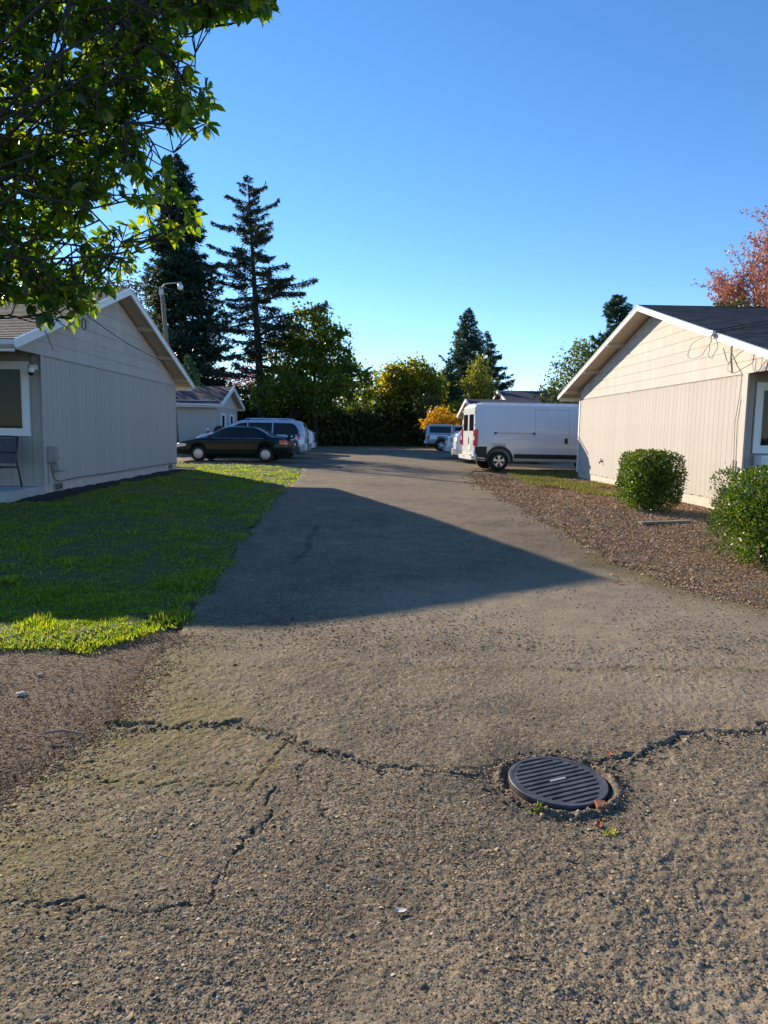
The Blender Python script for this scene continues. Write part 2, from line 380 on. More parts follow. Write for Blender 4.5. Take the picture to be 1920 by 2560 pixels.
def road_detail(x, y):
    wx = x+(vn(x*9, y*9, 21)-.5)*.05+(vn(x*33, y*33, 24)-.5)*.035; wy = y+(vn(x*9, y*9, 22)-.5)*.11+(vn(x*33, y*33, 23)-.5)*.05
    h = (vn(x*1.3, y*1.3, 1)-.5)*.02+(vn(x*6, y*6, 2)-.5)*.008
    near = 1-ss(5.5, 9, y)
    rough = .3*ss(-.7, .4, x)*(1-ss(2.8, 3.7, y))+.45+.9*ss(.35, .75, vn(x*.9+3, y*.9, 31))+.5*(1-ss(1.6, 3.4, y))
    h = h+near*rough*((vn(x*26, y*26, 8)-.5)*.004+np.maximum(0, vn(x*60, y*60, 9)-.35)*.005)
    yc = np.interp(x, CR1[:, 0], CR1[:, 1])
    e = wy-yc
    stepamp = .013*np.clip(-.25+1.7*vn(x*4.3, 4.4, 12), 0, 1.2)*(1-.8*np.exp(-((x-.85)/.30)**2))
    h = h+stepamp*ss(-.004, .022, e)*np.exp(-np.maximum(e, 0)/.9)
    h = h-.018*(.0+1.5*vn(x*5.3, 9.4, 13))*np.exp(-((e+.006)/.007)**2)*(1-np.exp(-((x-.82)/.28)**4))
    for pl, w_, d_ in zip(CR, CRW, CRD):
        h = h-d_*np.exp(-(segdist(wx, wy, pl)/w_)**2)*(.35+.9*vn(x*5, y*5, 14))
    r = np.hypot(x-DR[0], y-DR[1])
    h = h-.030*np.exp(-(r/.45)**2)
    h = h+.020*np.exp(-((r-.275)/.022)**2)*(.5+vn(x*24, y*24, 15))
    h = np.where(r < .243, h-.09*ss(.247, .236, r), h)
    h = h-.03*np.exp(-(np.hypot((x-2.02)/.35, (y-11.45)/.28))**2)
    return h
def road_z(x, y): return g(x, y)+.012+road_detail(x, y)
def stain(x, y):
    n = vn(x*2, y*2, 41); n2 = vn(x*7, y*7, 42); lx = Lx(y); rx = Rx(y)
    moss = (1-ss(.0, 1.1, x-lx+(n-.5)*.7))*(1-ss(5.0, 6.3, y))+.9*(1-ss(0, .5, rx-x+(n-.5)*.5))*ss(5.5, 6.5, y)*(1-ss(10, 13, y))
    moss = moss+.5*np.exp(-(segdist(x, y, CR[0])/.05)**2)+.35*np.exp(-(segdist(x, y, CR[2])/.06)**2)
    dust = ss(.42, .78, vn(x*.55+1.7, y*.55+.3, 43))*.85*(1-ss(6, 11, y))+.35*ss(.2, 1.2, x)*(1-ss(3, 4.2, y))
    dust = np.clip(dust+(n2-.5)*.35, 0, 1)*(1-np.clip(moss, 0, 1))
    r = np.hypot(x-DR[0], y-DR[1])
    dark = .55*np.exp(-((r-.33)/.10)**2)*(.4+n2)+.6*np.exp(-(np.hypot((x-2.02)/.38, (y-11.45)/.30))**2)*(n2*1.4)
    wx = x+(vn(x*9, y*9, 21)-.5)*.05+(vn(x*33, y*33, 24)-.5)*.035; wy = y+(vn(x*9, y*9, 22)-.5)*.11+(vn(x*33, y*33, 23)-.5)*.05
    yc = np.interp(x, CR1[:, 0], CR1[:, 1]); dark = dark+.5*np.exp(-((wy-yc+.006)/.012)**2)*(1-np.exp(-((x-.82)/.25)**4))
    for pl, w_ in zip(CR, CRW): dark = dark+.8*np.exp(-(segdist(wx, wy, pl)/(w_*1.5))**2)*(.3+.8*vn(x*5, y*5, 14))
    dark = dark+.25*ss(.55, .8, vn(x*.9+8, y*.6, 45))*ss(6, 9, y)
    return np.stack([np.clip(moss, 0, 1), dust, np.clip(dark, 0, 1), np.ones_like(x)], -1)
def gridfaces(nr, nc):
    i = np.arange(nr*nc).reshape(nr, nc)
    return np.stack([i[:-1, :-1], i[:-1, 1:], i[1:, 1:], i[1:, :-1]], -1).reshape(-1, 4)
def patch(ys, x0f, x1f, nc, edgeL, edgeR, zoff=0.):
    u = np.linspace(0, 1, nc)
    Y = np.repeat(np.asarray(ys)[:, None], nc, 1); a = np.broadcast_to(x0f(Y[:, :1]), (len(ys), 1)); b = np.broadcast_to(x1f(Y[:, :1]), (len(ys), 1))
    X = a+(b-a)*u[None]
    z = road_z(X, Y)+zoff
    if edgeL: z = z-.06*(1-ss(0, .05, X-a))
    if edgeR: z = z-.06*(1-ss(0, .05, b-X))
    v = np.stack([X, Y, z], -1).reshape(-1, 3)
    return v, gridfaces(len(ys), nc), stain(X, Y).reshape(-1, 4)
def geo(y0, y1, k):
    n = int(math.log(y1/y0)/k)+1; return y0*np.exp(np.linspace(0, math.log(y1/y0), n))
cst = lambda c: (lambda y: np.full(np.shape(y), float(c)))
tiers = [patch(geo(1.15, 5.2, .0036), Lx, cst(3.2), 640, 1, 0),
         patch(np.linspace(1.15, 5.22, 60), cst(3.18), Rx, 16, 0, 1, -.004),
         patch(np.linspace(-30, 1.17, 60), Lx, Rx, 40, 1, 1, -.004),
         patch(geo(5.18, 14.05, .006), Lx, Rx, 210, 1, 1, -.003),
         patch(np.linspace(14, 28, 160), Lx, Rx, 60, 1, 1, -.004)]
tiers.append(patch(np.linspace(26.2, 66, 90), lambda y: np.interp(y, [26.2, 27.4, 29, 66], [-2.8, -5.5, -9.3, -14.]), lambda y: np.interp(y, [26.2, 27, 30, 66], [3.6, 9., 13, 18.]), 70, 1, 1, -.010))
vv, ff, aa, o = [], [], [], 0
for v_, f_, a_ in tiers:
    vv.append(v_); ff.append(f_+o); aa.append(a_); o += len(v_)
road = npmesh('asphalt_road', np.concatenate(vv), np.concatenate(ff), 'asphalt', smooth=True, attr=np.concatenate(aa)); tag(road, kind='structure')

# base terrain, one sheet out to the horizon
def axis(core, far):
    a = list(core); s = core[-1]-core[-2]; b = core[-1]
    while b < far: s *= 1.35; b += s; a.append(b)
    s = core[1]-core[0]; b = core[0]
    while b > -far: s *= 1.35; b -= s; a.insert(0, b)
    return np.array(a)
gx = axis(np.arange(-16, 16.01, .25), 1500); gy = axis(np.arange(0, 40.01, .25), 1500)
X, Y = np.meshgrid(gx, gy)
nearf = (np.abs(X) < 40) & (Y < 60) & (Y > -20)
Z = g(X, Y)-.012+np.where(nearf, (vn(X*1.7, Y*1.7, 51)-.5)*.03, 0)
inroad = (X > np.interp(Y, LP[:, 0], LP[:, 1])+.12) & (X < np.interp(Y, RP[:, 0], RP[:, 1])-.2) & (Y < 28) & (Y > -30)
inlot = (Y > 26) & (Y < 66.5) & (X > -13) & (X < 17)
Z = np.where(inroad | inlot, Z-.15, Z)
ground = npmesh('ground', np.stack([X, Y, Z], -1).reshape(-1, 3), gridfaces(len(gy), len(gx)), 'dirt', smooth=True); tag(ground, kind='structure')

# lawn
def lawn_lo(y): return np.interp(y, [4.7, 10.6, 11.6, 12.5, 22.7, 23.4, 24.3, 26.4], [-14, -14, -7., -5.72, -5.68, -5.9, -12., -12.])+(vn(np.asarray(y)*4, .3, 61)-.5)*.12
def lawn_hi(y): return Lx(y)-.05-.55*(1-ss(4.9, 6.0, y))
ys = np.concatenate([np.linspace(4.95, 8, 90), np.linspace(8.05, 26.3, 170)]); u = np.linspace(0, 1, 130)**.6
Yg = np.repeat(ys[:, None], len(u), 1); a = lawn_lo(Yg[:, :1]); b = lawn_hi(Yg[:, :1]); Xg = a+(b-a)*u[None]
lawn_bump = lambda x, y: .018+(vn(x*2, y*2, 62)-.5)*.05+(vn(x*9, y*9, 63)-.5)*.025
edge = ss(0, .15, b-Xg)*ss(4.95, 5.25, Yg+(vn(Xg*2.5, Yg, 64)-.5)*.3)*ss(0, .12, Xg-a)*(1-ss(26., 26.3, Yg))
Zg = g(Xg, Yg)-.03+(.03+lawn_bump(Xg, Yg))*edge
lawn = npmesh('lawn', np.stack([Xg, Yg, Zg], -1).reshape(-1, 3), gridfaces(len(ys), len(u)), 'lawn', smooth=True); tag(lawn, kind='structure')
BL = ([(0, -.5, 0), (0, .5, 0), (.55, .38, .06), (.55, -.38, .06), (1, 0, .28)], [(0, 1, 2), (0, 2, 3), (3, 2, 4)])
def blades(name, label, xy, h, wd, mat, lean=.35, zf=None):
    n = len(xy); z = g(xy[:, 0], xy[:, 1])-.01 if zf is None else zf(xy[:, 0], xy[:, 1])
    fr = rot_frames(n, np.tile([0, 0, 1.], (n, 1)), lean)
    hh = h*rng.uniform(.55, 1.25, n); sc = np.stack([hh, wd*rng.uniform(.7, 1.3, n), hh], 1)
    v, f = scatter(*BL, np.column_stack([xy, z]), fr, sc)
    return tag(npmesh(name, v, f, mat), label, 'grass', kind='stuff')
def inlawn(n, y0, y1, p=2.):
    yy = (rng.uniform(y1**(1-p), y0**(1-p), n))**(1/(1-p)) if p != 1 else rng.uniform(y0, y1, n)
    lo = np.maximum(lawn_lo(yy), -.62*yy-.3); hi = lawn_hi(yy)+.05+np.abs(rng.normal(0, .07, n)); xx = lo+(hi-lo)*rng.random(n)
    ok = (hi > lo) & (yy > 4.95+(vn(xx*2.5, yy, 64))*.35)
    # bare and thin spots
    th = vn(xx*1.6, yy*1.6, 66)*.6+vn(xx*6, yy*6, 67)*.4
    thin = np.clip((hi-xx)/.7, 0, 1)*np.clip((yy-4.9+(vn(xx*2.2, yy*2.2, 77)-.5)*1.1)/1.1, .06, 1)
    ok &= rng.uniform(0, 1, n) < np.clip((th-.22)*3.2, .12, 1)*(.3+.7*thin)
    return np.column_stack([xx, yy])[ok]
lz = lambda x, y: g(x, y)-.03+.03+lawn_bump(x, y)-.012
pts = inlawn(185000, 4.95, 26.2, 2.0)
hgt = .029+.014*vn(pts[:, 0]*1.5, pts[:, 1]*1.5, 68)+np.maximum(0, vn(pts[:, 0]*3.2, pts[:, 1]*3.2, 69)-.64)*.15
blades('grass_blades', 'short bright green grass of the lawn beside the driveway', pts, hgt, .0042+.0008*pts[:, 1], 'grass', .5, lz)

# mulch strip along the left house, with bark chips
ysb = np.linspace(10.4, 23.2, 60); ub = np.linspace(0, 1, 14)
Yb = np.repeat(ysb[:, None], len(ub), 1); a = np.interp(Yb[:, :1], [10.4, 12.0, 12.3, 23.2], [-9., -9., -6.45, -6.45]); b = lawn_lo(Yb[:, :1])+.15; b = np.maximum(b, np.interp(Yb[:, :1], [10.4, 11.2, 23.2], [-6.3, -5.6, -5.6])); Xb = a+(b-a)*ub[None]
Zb = g(Xb, Yb)+.012+(vn(Xb*6, Yb*6, 71)-.5)*.05-.05*(1-ss(0, .15, b-Xb))
MAT['mulch'] = simple('dark_mulch', (.022, .013, .010), .95, .5, 30, 1., 60, dist=.03)
tag(npmesh('mulch_bed', np.stack([Xb, Yb, Zb], -1).reshape(-1, 3), gridfaces(len(ysb), len(ub)), 'mulch', smooth=True), kind='structure')

CHIP = ([(-1, -.3, 0), (1, -.38, 0), (1, .3, .0), (-1, .36, 0), (-.9, -.26, .25), (.9, -.3, .3), (.9, .25, .25), (-.9, .28, .25)], [(4, 5, 6), (4, 6, 7), (0, 1, 5), (0, 5, 4), (1, 2, 6), (1, 6, 5), (2, 3, 7), (2, 7, 6), (3, 0, 4), (3, 4, 7)])
def flatframes(n, tilt=.35):
    ax = np.column_stack([np.cos(t := rng.uniform(0, 2*np.pi, n)), np.sin(t), rng.normal(size=n)*tilt]); ax /= np.linalg.norm(ax, axis=1, keepdims=True)
    up_ = np.column_stack([rng.normal(size=(n, 2))*tilt, np.ones(n)]); y_ = np.cross(up_, ax); y_ /= np.linalg.norm(y_, axis=1, keepdims=True)
    return np.stack([ax, y_, np.cross(ax, y_)], 2)
# chips in the bare patch left of the driveway
n = 14000; yy = rng.uniform(2.6, 5.75, n); xx = -.62*yy-.25+(Lx(yy)+.10+.62*yy+.25)*rng.random(n)
sp_ = rng.random(n) < .22; xx = np.where(sp_, Lx(yy)+np.abs(rng.normal(0, .16, n)), xx); k = (yy < 5.3+vn(xx*2, yy, 72)*.5); xx, yy = xx[k], yy[k]
v, f = scatter(*CHIP, np.column_stack([xx, yy, np.where(xx > Lx(yy)+.03, road_z(xx, yy)+.001, g(xx, yy)-.004+rng.uniform(0, .012, len(xx)))]), flatframes(len(xx)), np.column_stack([rng.uniform(.003, .016, len(xx)), rng.uniform(.003, .008, len(xx)), rng.uniform(.004, .008, len(xx))]))
tag(npmesh('bark_chips', v, f, 'chip'), 'brown bark chips and twigs on the bare soil below the lawn', 'bark chips', kind='stuff')
# gravel and leaf litter in the right bed
n = 60000; yy = 6.2*np.exp(rng.uniform(0, math.log(24.5/6.2), n)); xx = Rx(yy)-.12-np.abs(rng.normal(0, .22, n))*(rng.random(n) < .25)+rng.uniform(0, 1, n)**1.2*(7.2-Rx(yy))
s = .0030+.00042*yy; s = s*np.exp(rng.normal(0, .38, n))
v, f = scatter(*DOME, np.column_stack([xx, yy, g(xx, yy)+.004+np.where(xx < Rx(yy), .012, 0)]), flatframes(n, .5), np.column_stack([s*1.5, s, s*.5]))
tag(npmesh('bed_gravel', v, f, 'bedpebble'), 'tan gravel and dry leaf litter in the bed by the right house', 'gravel', kind='stuff')
n = 5200; yy = rng.uniform(15.6, 24.8, n); xx = rng.uniform(3.6, 7.0, n); k = (vn(xx*.9, yy*.5, 74) > .58) & (xx > np.interp(yy, [15, 18, 24], [5.3, 4.6, 4.6])); xx, yy = xx[k], yy[k]
MAT['redlitter'] = simple('red_litter', (.30, .115, .055), .9, .3, 30, rnd=.5)
v, f = scatter(*CHIP, np.column_stack([xx, yy, g(xx, yy)+.01+rng.uniform(0, .03, len(xx))]), flatframes(len(xx)), np.column_stack([rng.uniform(.02, .06, len(xx)), rng.uniform(.015, .03, len(xx)), rng.uniform(.01, .02, len(xx))]))
tag(npmesh('leaf_litter', v, f, 'redlitter'), 'drift of rust red fallen leaves along the foot of the right house', 'leaf litter', kind='stuff')
n = 26000; yy = rng.uniform(16.2, 26.5, n); xx = rng.uniform(4.0, 7.6, n)
k = (vn(xx*1.1+4, yy*.7, 75) > .42) & (xx > np.interp(yy, [16, 18, 21, 26], [6.0, 4.9, 4.5, 4.6])) & ((xx < 6.75) | (yy > 24.2)) & (rng.uniform(size=n) < .8)
blades('weedy_grass', 'straggly pale green grass patch beside the right house and van', np.column_stack([xx, yy])[k], .10, .022, 'drygrass', .6, lambda x, y: g(x, y)-.005)
# loose stones of the worn asphalt
n = 190000; yy = (rng.uniform(7.5**-1, 1.25**-1, n))**-1; lo_ = np.maximum(Lx(yy)-.05, -.6*yy-.15); xx = lo_+(.62*yy+.2-lo_)*rng.random(n)
dens = vn(xx*1.1, yy*1.1, 81)*.6+vn(xx*4, yy*4, 82)*.4; k = (rng.uniform(size=n) < np.clip((dens-.25)*3.2, .15, 1)*(1-.75*np.exp(-((yy-4.45+.15*xx)/.55)**2))*(1-.75*ss(5.0, 7.3, yy))*(1-.7*stain(xx, yy)[:, 0])) & (xx < Rx(yy)) & (np.hypot(xx-DR[0], yy-DR[1]) > .25); xx, yy = xx[k], yy[k]; n = len(xx)
s = (.0026+.00032*yy)*np.exp(rng.normal(0, .38, n)); s = np.clip(s, .0018, .013)
rm = np.stack([xx, yy, road_z(xx, yy)+s*.05], 1)
v, f = scatter(*DOME, rm, flatframes(n, .35), np.column_stack([s*1.3, s*1.1, s*.6]))
tag(npmesh('road_gravel', v, f, 'pebble', smooth=False), 'small exposed stones of the worn asphalt surface', 'gravel', kind='stuff')
# pale stones broken out along the crack and round the drain
n = 1500; t_ = rng.uniform(0, 1, n); xx = -1.6+t_*3.9; yy = np.interp(xx, CR1[:, 0], CR1[:, 1])-np.abs(rng.normal(0, .05, n))
j = rng.uniform(size=n) < .35; an = rng.uniform(0, 2*np.pi, n); rr = .27+np.abs(rng.normal(0, .05, n)); xx = np.where(j, DR[0]+rr*np.cos(an), xx); yy = np.where(j, DR[1]+rr*np.sin(an), yy)
k = np.hypot(xx-DR[0], yy-DR[1]) > .252; xx, yy = xx[k], yy[k]; n = len(xx)
s = np.clip(.005*np.exp(rng.normal(0, .45, n)), .002, .014)
v, f = scatter(*OCT, np.stack([xx, yy, road_z(xx, yy)+s*.35], 1), flatframes(n, .6), np.column_stack([s*1.3, s, s*.8]))
tag(npmesh('loose_gravel', v, f, 'pebble'), 'loose broken stones lying along the crack and round the drain', 'gravel', kind='stuff')
# ------------------------------------------------------------------ houses
def interp_roof(P):
    yr, zr, yn, yf, ze = P['yr'], P['zr'], P['yen'], P['yef'], P['ze']
    return lambda y: np.interp(y, [yn, yr, yf], [ze, zr, ze])
def house(name, label, P):
    GX, nx, yw0, yw1, zb, zs, zband = P['GX'], P['nx'], P['yw0'], P['yw1'], P['zb'], P['zs'], P['zband']
    RX = GX+nx*P['over']; BX = GX-nx*P['len']; XE = BX-nx*.4
    yr, zr, yn, yf, ze = P['yr'], P['zr'], P['yen'], P['yef'], P['ze']
    top = interp_roof(P); TH = .13
    root = thing(name, label, 'house', ((GX+BX)/2, (yw0+yw1)/2, zb))
    x0, x1 = min(GX, BX), max(GX, BX)
    def B(nm, mt, a, b, par=None, bevel=0):
        a_, b_ = [min(p, q) for p, q in zip(a, b)], [max(p, q) for p, q in zip(a, b)]
        return MB().box(a_, b_).build(nm, mt, par or root, world=(par is None), bevel=bevel)
    fo = B('foundation', 'concrete', (x0+.012, yw0+.012, zb-.4), (x1-.012, yw1-.012, zs))
    wall = B('wall', 'backing', (x0, yw0, zs), (x1, yw1, zband+.02))
    ins = .02
    gp = [(yn+.12, zband-.0), (yf-.12 if P.get('gfar') else yw1, zband)]
    yh = gp[1][0]
    poly = [(yn+.12, zband+.021), (yh, zband+.021), (yh, max(zband+.03, float(top(yh))-TH)), (yr, zr-TH), (yn+.12, max(zband+.03, float(top(yn+.12))-TH))]
    gab = MB().prism(poly, 'x', GX, GX-nx*.14).build('gable_wall', 'backing', root, world=True)
    # vertical siding strips on the gable side
    pit = P['pit']; n = int((yw1-yw0-.0)/pit); pit = (yw1-yw0)/n
    sm = None
    for i in range(n):
        if sm is None:
            mb = MB().box((-.014, -pit/2+.0035, 0), (.0, pit/2-.0035, zband-zs-.0)); mb.v = [(v[0]*-nx, v[1], v[2]) for v in mb.v]
            sm = mb.mesh('siding_strip')
        o_ = link('siding_strip', sm, 'siding', wall); o_.location = (GX, yw0+(i+.5)*pit, zs-.03+.004*((i*7) % 5)-.004)
    # strips on the near front
    fx = P.get('front', 0)
    if fx:
        n = int(fx/pit); fm = None
        for i in range(n):
            if fm is None: fm = MB().box((-pit/2+.0035, -.012, 0), (pit/2-.0035, 0, zband+.1-zs)).mesh('front_strip')
            o_ = link('siding_strip', fm, P.get('fmat', 'facade'), wall); o_.location = (GX-nx*(i+.5)*pit, yw0, zs-.02)
        MB().box((min(GX, BX), yw0+.03, zband-.0), (max(GX, BX), yw0+.1, zband+.35)).build('front_header', P.get('fmat', 'facade'), root, world=True)
    # horizontal gable boards
    bh = P['bh']; z = zband; k = 0
    ylo = lambda zz: float(np.interp(zz, [ze-TH, zr-TH], [yn, yr])) if zz > ze-TH else yn+.1
    yhi = lambda zz: float(np.interp(zz, [ze-TH, zr-TH], [yf, yr])) if zz > ze-TH else yf-.1
    while z < zr-TH-.08:
        z1 = min(z+bh, zr-TH-.005)
        a0, b0, a1, b1 = max(ylo(z), yn+.11), min(yhi(z), yh), max(ylo(z1), yn+.11), min(yhi(z1), yh)
        if b1 <= a1: a1 = b1 = (a1+b1)/2
        cuts = [None]; span = b0-a0
        nj = int(span//3.2) if P.get('joints', 1) else 0
        js = sorted(a0+span*((j+.5+random.uniform(-.35, .35))/max(1, nj)) for j in range(nj))
        js = [j for j in js if a1+.1 < j < b1-.1]
        edges = [(a0, a1)]+[(j, j) for j in js]+[(b0, b1)]
        for (l0, l1), (r0_, r1_) in zip(edges[:-1], edges[1:]):
            gp_ = .003 if (l0, l1) != edges[0] else 0
            t0, t1 = .013, .006
            X0 = GX+nx*.001; vs_ = [(X0, l0+gp_, z+.004), (X0, r0_-.003, z+.004), (X0, r1_-.003, z1), (X0, l1+gp_, z1),
                                    (GX+nx*t0, l0+gp_, z+.004), (GX+nx*t0, r0_-.003, z+.004), (GX+nx*t1, r1_-.003, z1), (GX+nx*t1, l1+gp_, z1)]
            MB().add(vs_, [(0, 3, 2, 1), (4, 5, 6, 7), (0, 1, 5, 4), (1, 2, 6, 5), (2, 3, 7, 6), (3, 0, 4, 7)]).build('gable_board', 'gable', gab)
        z = z1
    # roof
    def slope(yA, zA, yB, zB, zo, th): return [(yA, zA+zo), (yB, zB+zo), (yB, zB+zo-th), (yA, zA+zo-th)]
    roof = MB()
    polyr = [(yn, ze), (yr, zr), (yf, ze), (yf, ze-.05), (yr, zr-.05), (yn, ze-.05)]
    XA, XB = RX-nx*.01, XE
    vs_ = [(XA, *p) for p in polyr]+[(XB, *p) for p in polyr]
    roof.add(vs_, [(0, 1, 7, 6), (1, 2, 8, 7), (2, 3, 9, 8), (3, 4, 10, 9), (4, 5, 11, 10), (5, 0, 6, 11), (0, 5, 4, 1), (1, 4, 3, 2), (6, 7, 10, 11), (7, 8, 9, 10)])
    roof = roof.build('roof', P['sh'], root, world=True)
    sof = MB(); po = [(yn+.02, ze-.055), (yr, zr-.055), (yf-.02, ze-.055), (yf-.02, ze-.085), (yr, zr-.085), (yn+.02, ze-.085)]
    XA2 = RX-nx*.04
    vs_ = [(XA2, *p) for p in po]+[(XB, *p) for p in po]
    sof.add(vs_, [(0, 1, 7, 6), (1, 2, 8, 7), (2, 3, 9, 8), (3, 4, 10, 9), (4, 5, 11, 10), (5, 0, 6, 11), (0, 5, 4, 1), (1, 4, 3, 2), (6, 7, 10, 11), (7, 8, 9, 10)])
    sof.build('soffit', 'soffit', root, world=True)
    rk = P.get('rk', .19)
    for (ya, yb) in ((yn, yr), (yr, yf)):
        za, zb_ = float(top(ya)), float(top(yb))
        MB().prism([(ya, za-.004), (yb, zb_-.004), (yb, zb_-.004-rk), (ya, za-.004-rk)], 'x', RX+nx*.03, RX-nx*.008).build('rake_board', 'white', root, world=True)
        MB().prism([(ya, za+.014), (yb, zb_+.014), (yb, zb_-.003), (ya, za-.003)], 'x', RX+nx*.045, RX-nx*.03).build('drip_edge', P.get('dripm', 'gutter'), root, world=True)
    if P.get('look', 1):
        for q in (.3, .6, .88):
            yy = yr+(yf-yr)*q; zz = float(top(yy))-.086; sl = (ze-zr)/(yf-yr)
            MB().add([(RX-nx*.0, yy, zz), (GX, yy, zz), (GX, yy+.045, zz+sl*.045), (RX, yy+.045, zz+sl*.045), (RX-nx*.0, yy, zz-.1), (GX, yy, zz-.1), (GX, yy+.045, zz-.1+sl*.045), (RX, yy+.045, zz-.1+sl*.045)],
                     [(0, 1, 2, 3), (7, 6, 5, 4), (0, 4, 5, 1), (1, 5, 6, 2), (2, 6, 7, 3), (3, 7, 4, 0)]).build('outlooker', 'soffit', root, world=True)
    for ye, sg in ((yn, -1), (yf, 1)):
        gut = MB(); ya, yb = ye+sg*.003, ye+sg*.125; zt = ze-.02
        prof = [(ya, zt), (ya, zt-.12), (ya+sg*.06, zt-.12), (yb-sg*.01, zt-.075), (yb, zt), (yb-sg*.012, zt), (yb-sg*.022, zt-.07), (ya+sg*.055, zt-.108), (ya+sg*.012, zt-.108), (ya+sg*.012, zt)]
        nP = len(prof); Xa, Xb = RX+nx*.035, XE
        gut.add([(Xa, *p) for p in prof]+[(Xb, *p) for p in prof], [(i, (i+1) % nP, nP+(i+1) % nP, nP+i) for i in range(nP)])
        gut.add([(Xa+nx*.002, *p) for p in prof[:5]], [(0, 1, 2, 3, 4)])
        gut.build('gutter', 'gutter', root, world=True)
    MB().prism([(ze-.05, 0)]*0 or [(yn+.0, ze-.06), (yn+.025, ze-.06), (yn+.025, ze-.2), (yn, ze-.2)], 'x', RX-nx*.02, XE).build('fascia_board', 'white', root, world=True)
    MB().prism([(yf-.025, ze-.06), (yf, ze-.06), (yf, ze-.2), (yf-.025, ze-.2)], 'x', RX-nx*.02, XE).build('fascia_board', 'white', root, world=True)
    # shingles, near slope
    if P.get('shingles'):
        sl = math.hypot(yr-yn, zr-ze); d = Vector((0, (yr-yn)/sl, (zr-ze)/sl)); nrm = Vector((0, -d.z, d.y))
        ang = math.atan2(d.z, d.y); ex = .14; tw = .315
        def sh_box():
            mb = MB().add([(-tw/2+.004, 0, .015), (tw/2-.004, 0, .015), (tw/2-.004, .19, .002), (-tw/2+.004, .19, .002), (-tw/2+.004, 0, .0005), (tw/2-.004, 0, .0005), (tw/2-.004, .19, -.001), (-tw/2+.004, .19, -.001)],
                          [(0, 1, 2, 3), (7, 6, 5, 4), (0, 4, 5, 1), (1, 5, 6, 2), (2, 6, 7, 3), (3, 7, 4, 0)]); return mb
        me = sh_box().mesh('shingle'); stuff = MB(); nr = int(sl/ex); cnt = 0
        for r in range(nr):
            base = Vector((0, yn, ze))+d*(r*ex-.015)+nrm*(.004+.000*r)
            off = (.5*(r % 2)+.17*((r*3) % 5)/5)*tw; xx = .02-off+tw/2
            i = 0
            while xx < P['shx']:
                if xx-tw/2 > -.001 or True:
                    xc = max(xx, tw/2*.35)
                    loc = Vector((RX-nx*xc, base.y, base.z))
                    if xx < P['shp'] and cnt < 300 and xx > tw/2:
                        o_ = link('shingle', me, P['sh'], roof); o_.location = loc; o_.rotation_euler = (ang, 0, 0); cnt += 1
                    elif xx > tw/2:
                        sb = sh_box(); M_ = Matrix.Translation(loc) @ Matrix.Rotation(ang, 4, 'X'); stuff.add([M_ @ Vector(v) for v in sb.v], sb.f)
                    else:
                        wd = xx+tw/2
                        if wd > .03:
                            sb = sh_box(); M_ = Matrix.Translation(Vector((RX-nx*wd/2, base.y, base.z))) @ Matrix.Rotation(ang, 4, 'X') @ Matrix.Diagonal((wd/tw, 1, 1, 1)); stuff.add([M_ @ Vector(v) for v in sb.v], sb.f)
                xx += tw
        me_ = bpy.data.meshes.new('shingles'); me_.from_pydata(stuff.v, [], stuff.f)
        o_ = link('shingle_field', me_, P['sh'], roof); o_['kind'] = 'stuff'
        MB().tube([(RX-nx*.0, yr, zr-.01), (XE, yr, zr-.01)], .035, 6).build('ridge_cap', P['sh'], root, world=True)
    return root, wall
def window_y(root, xa, xb, z0, z1, y, depth=.07, fw=.11, slats=True, gm='glass', back='dark'):
    """window on a wall facing -y"""
    xa, xb = min(xa, xb), max(xa, xb)
    fr = MB()
    for a, b in (((xa, z0), (xb, z0+fw)), ((xa, z1-fw), (xb, z1)), ((xa, z0+fw), (xa+fw, z1-fw)), ((xb-fw, z0+fw), (xb, z1-fw))):
        fr.box((a[0], y-depth, a[1]), (b[0], y-.002, b[1]))
    w_ = fr.build('window', 'white', root, world=True)
    fr = MB(); i = fw+.001; s_ = .035
    for a, b in (((xa+i, z0+i), (xb-i, z0+i+s_)), ((xa+i, z1-i-s_), (xb-i, z1-i)), ((xa+i, z0+i+s_), (xa+i+s_, z1-i-s_)), ((xb-i-s_, z0+i+s_), (xb-i, z1-i-s_))):
        fr.box((a[0], y-depth+.02, a[1]), (b[0], y-.02, b[1]))
    fr.build('sash', 'white', w_)
    MB().box((xa+fw+.02, y-.036, z0+fw+.02), (xb-fw-.02, y-.031, z1-fw-.02)).build('pane', gm, w_)
    MB().box((xa+fw, y-.006, z0+fw), (xb-fw, y-.003, z1-fw)).build('dark_room_panel', back, w_)  # flat dark panel on the wall, standing in for the unlit room
    if slats:
        me = MB().add([(0, 0, .012), (1, 0, .012), (1, .012, -.010), (0, .012, -.010), (0, 0, .0135), (1, 0, .0135), (1, .012, -.0085), (0, .012, -.0085)], [(0, 1, 2, 3), (4, 7, 6, 5), (0, 4, 5, 1), (2, 6, 7, 3), (1, 5, 6, 2), (0, 3, 7, 4)]).mesh('slat')
        zz = z0+fw+.03
        while zz < z1-fw-.04:
            o_ = link('slat', me, 'blind', w_); o_.location = (xa+fw+.01, y-.026, zz); o_.scale = (xb-xa-2*fw-.02, 1, 1); zz += .03
    return w_
LH = dict(GX=-6.37, nx=1, yw0=13.75, yw1=22.85, zb=.12, zs=.36, zband=2.79, over=.42, len=15, yr=17.57, zr=4.76, yen=11.97, yef=23.36, ze=2.87, rk=.14, pit=.203, bh=.255, sh='shingle_l', shingles=1, shx=7.5, shp=2.35, front=3.05, dripm='gutter')
left_house, lw = house('single_storey_house', 'beige house in shade with brown shingle roof, behind the shaded lawn', LH)
window_y(left_house, -6.58, -9.4, 1.26, 2.66, 13.735)
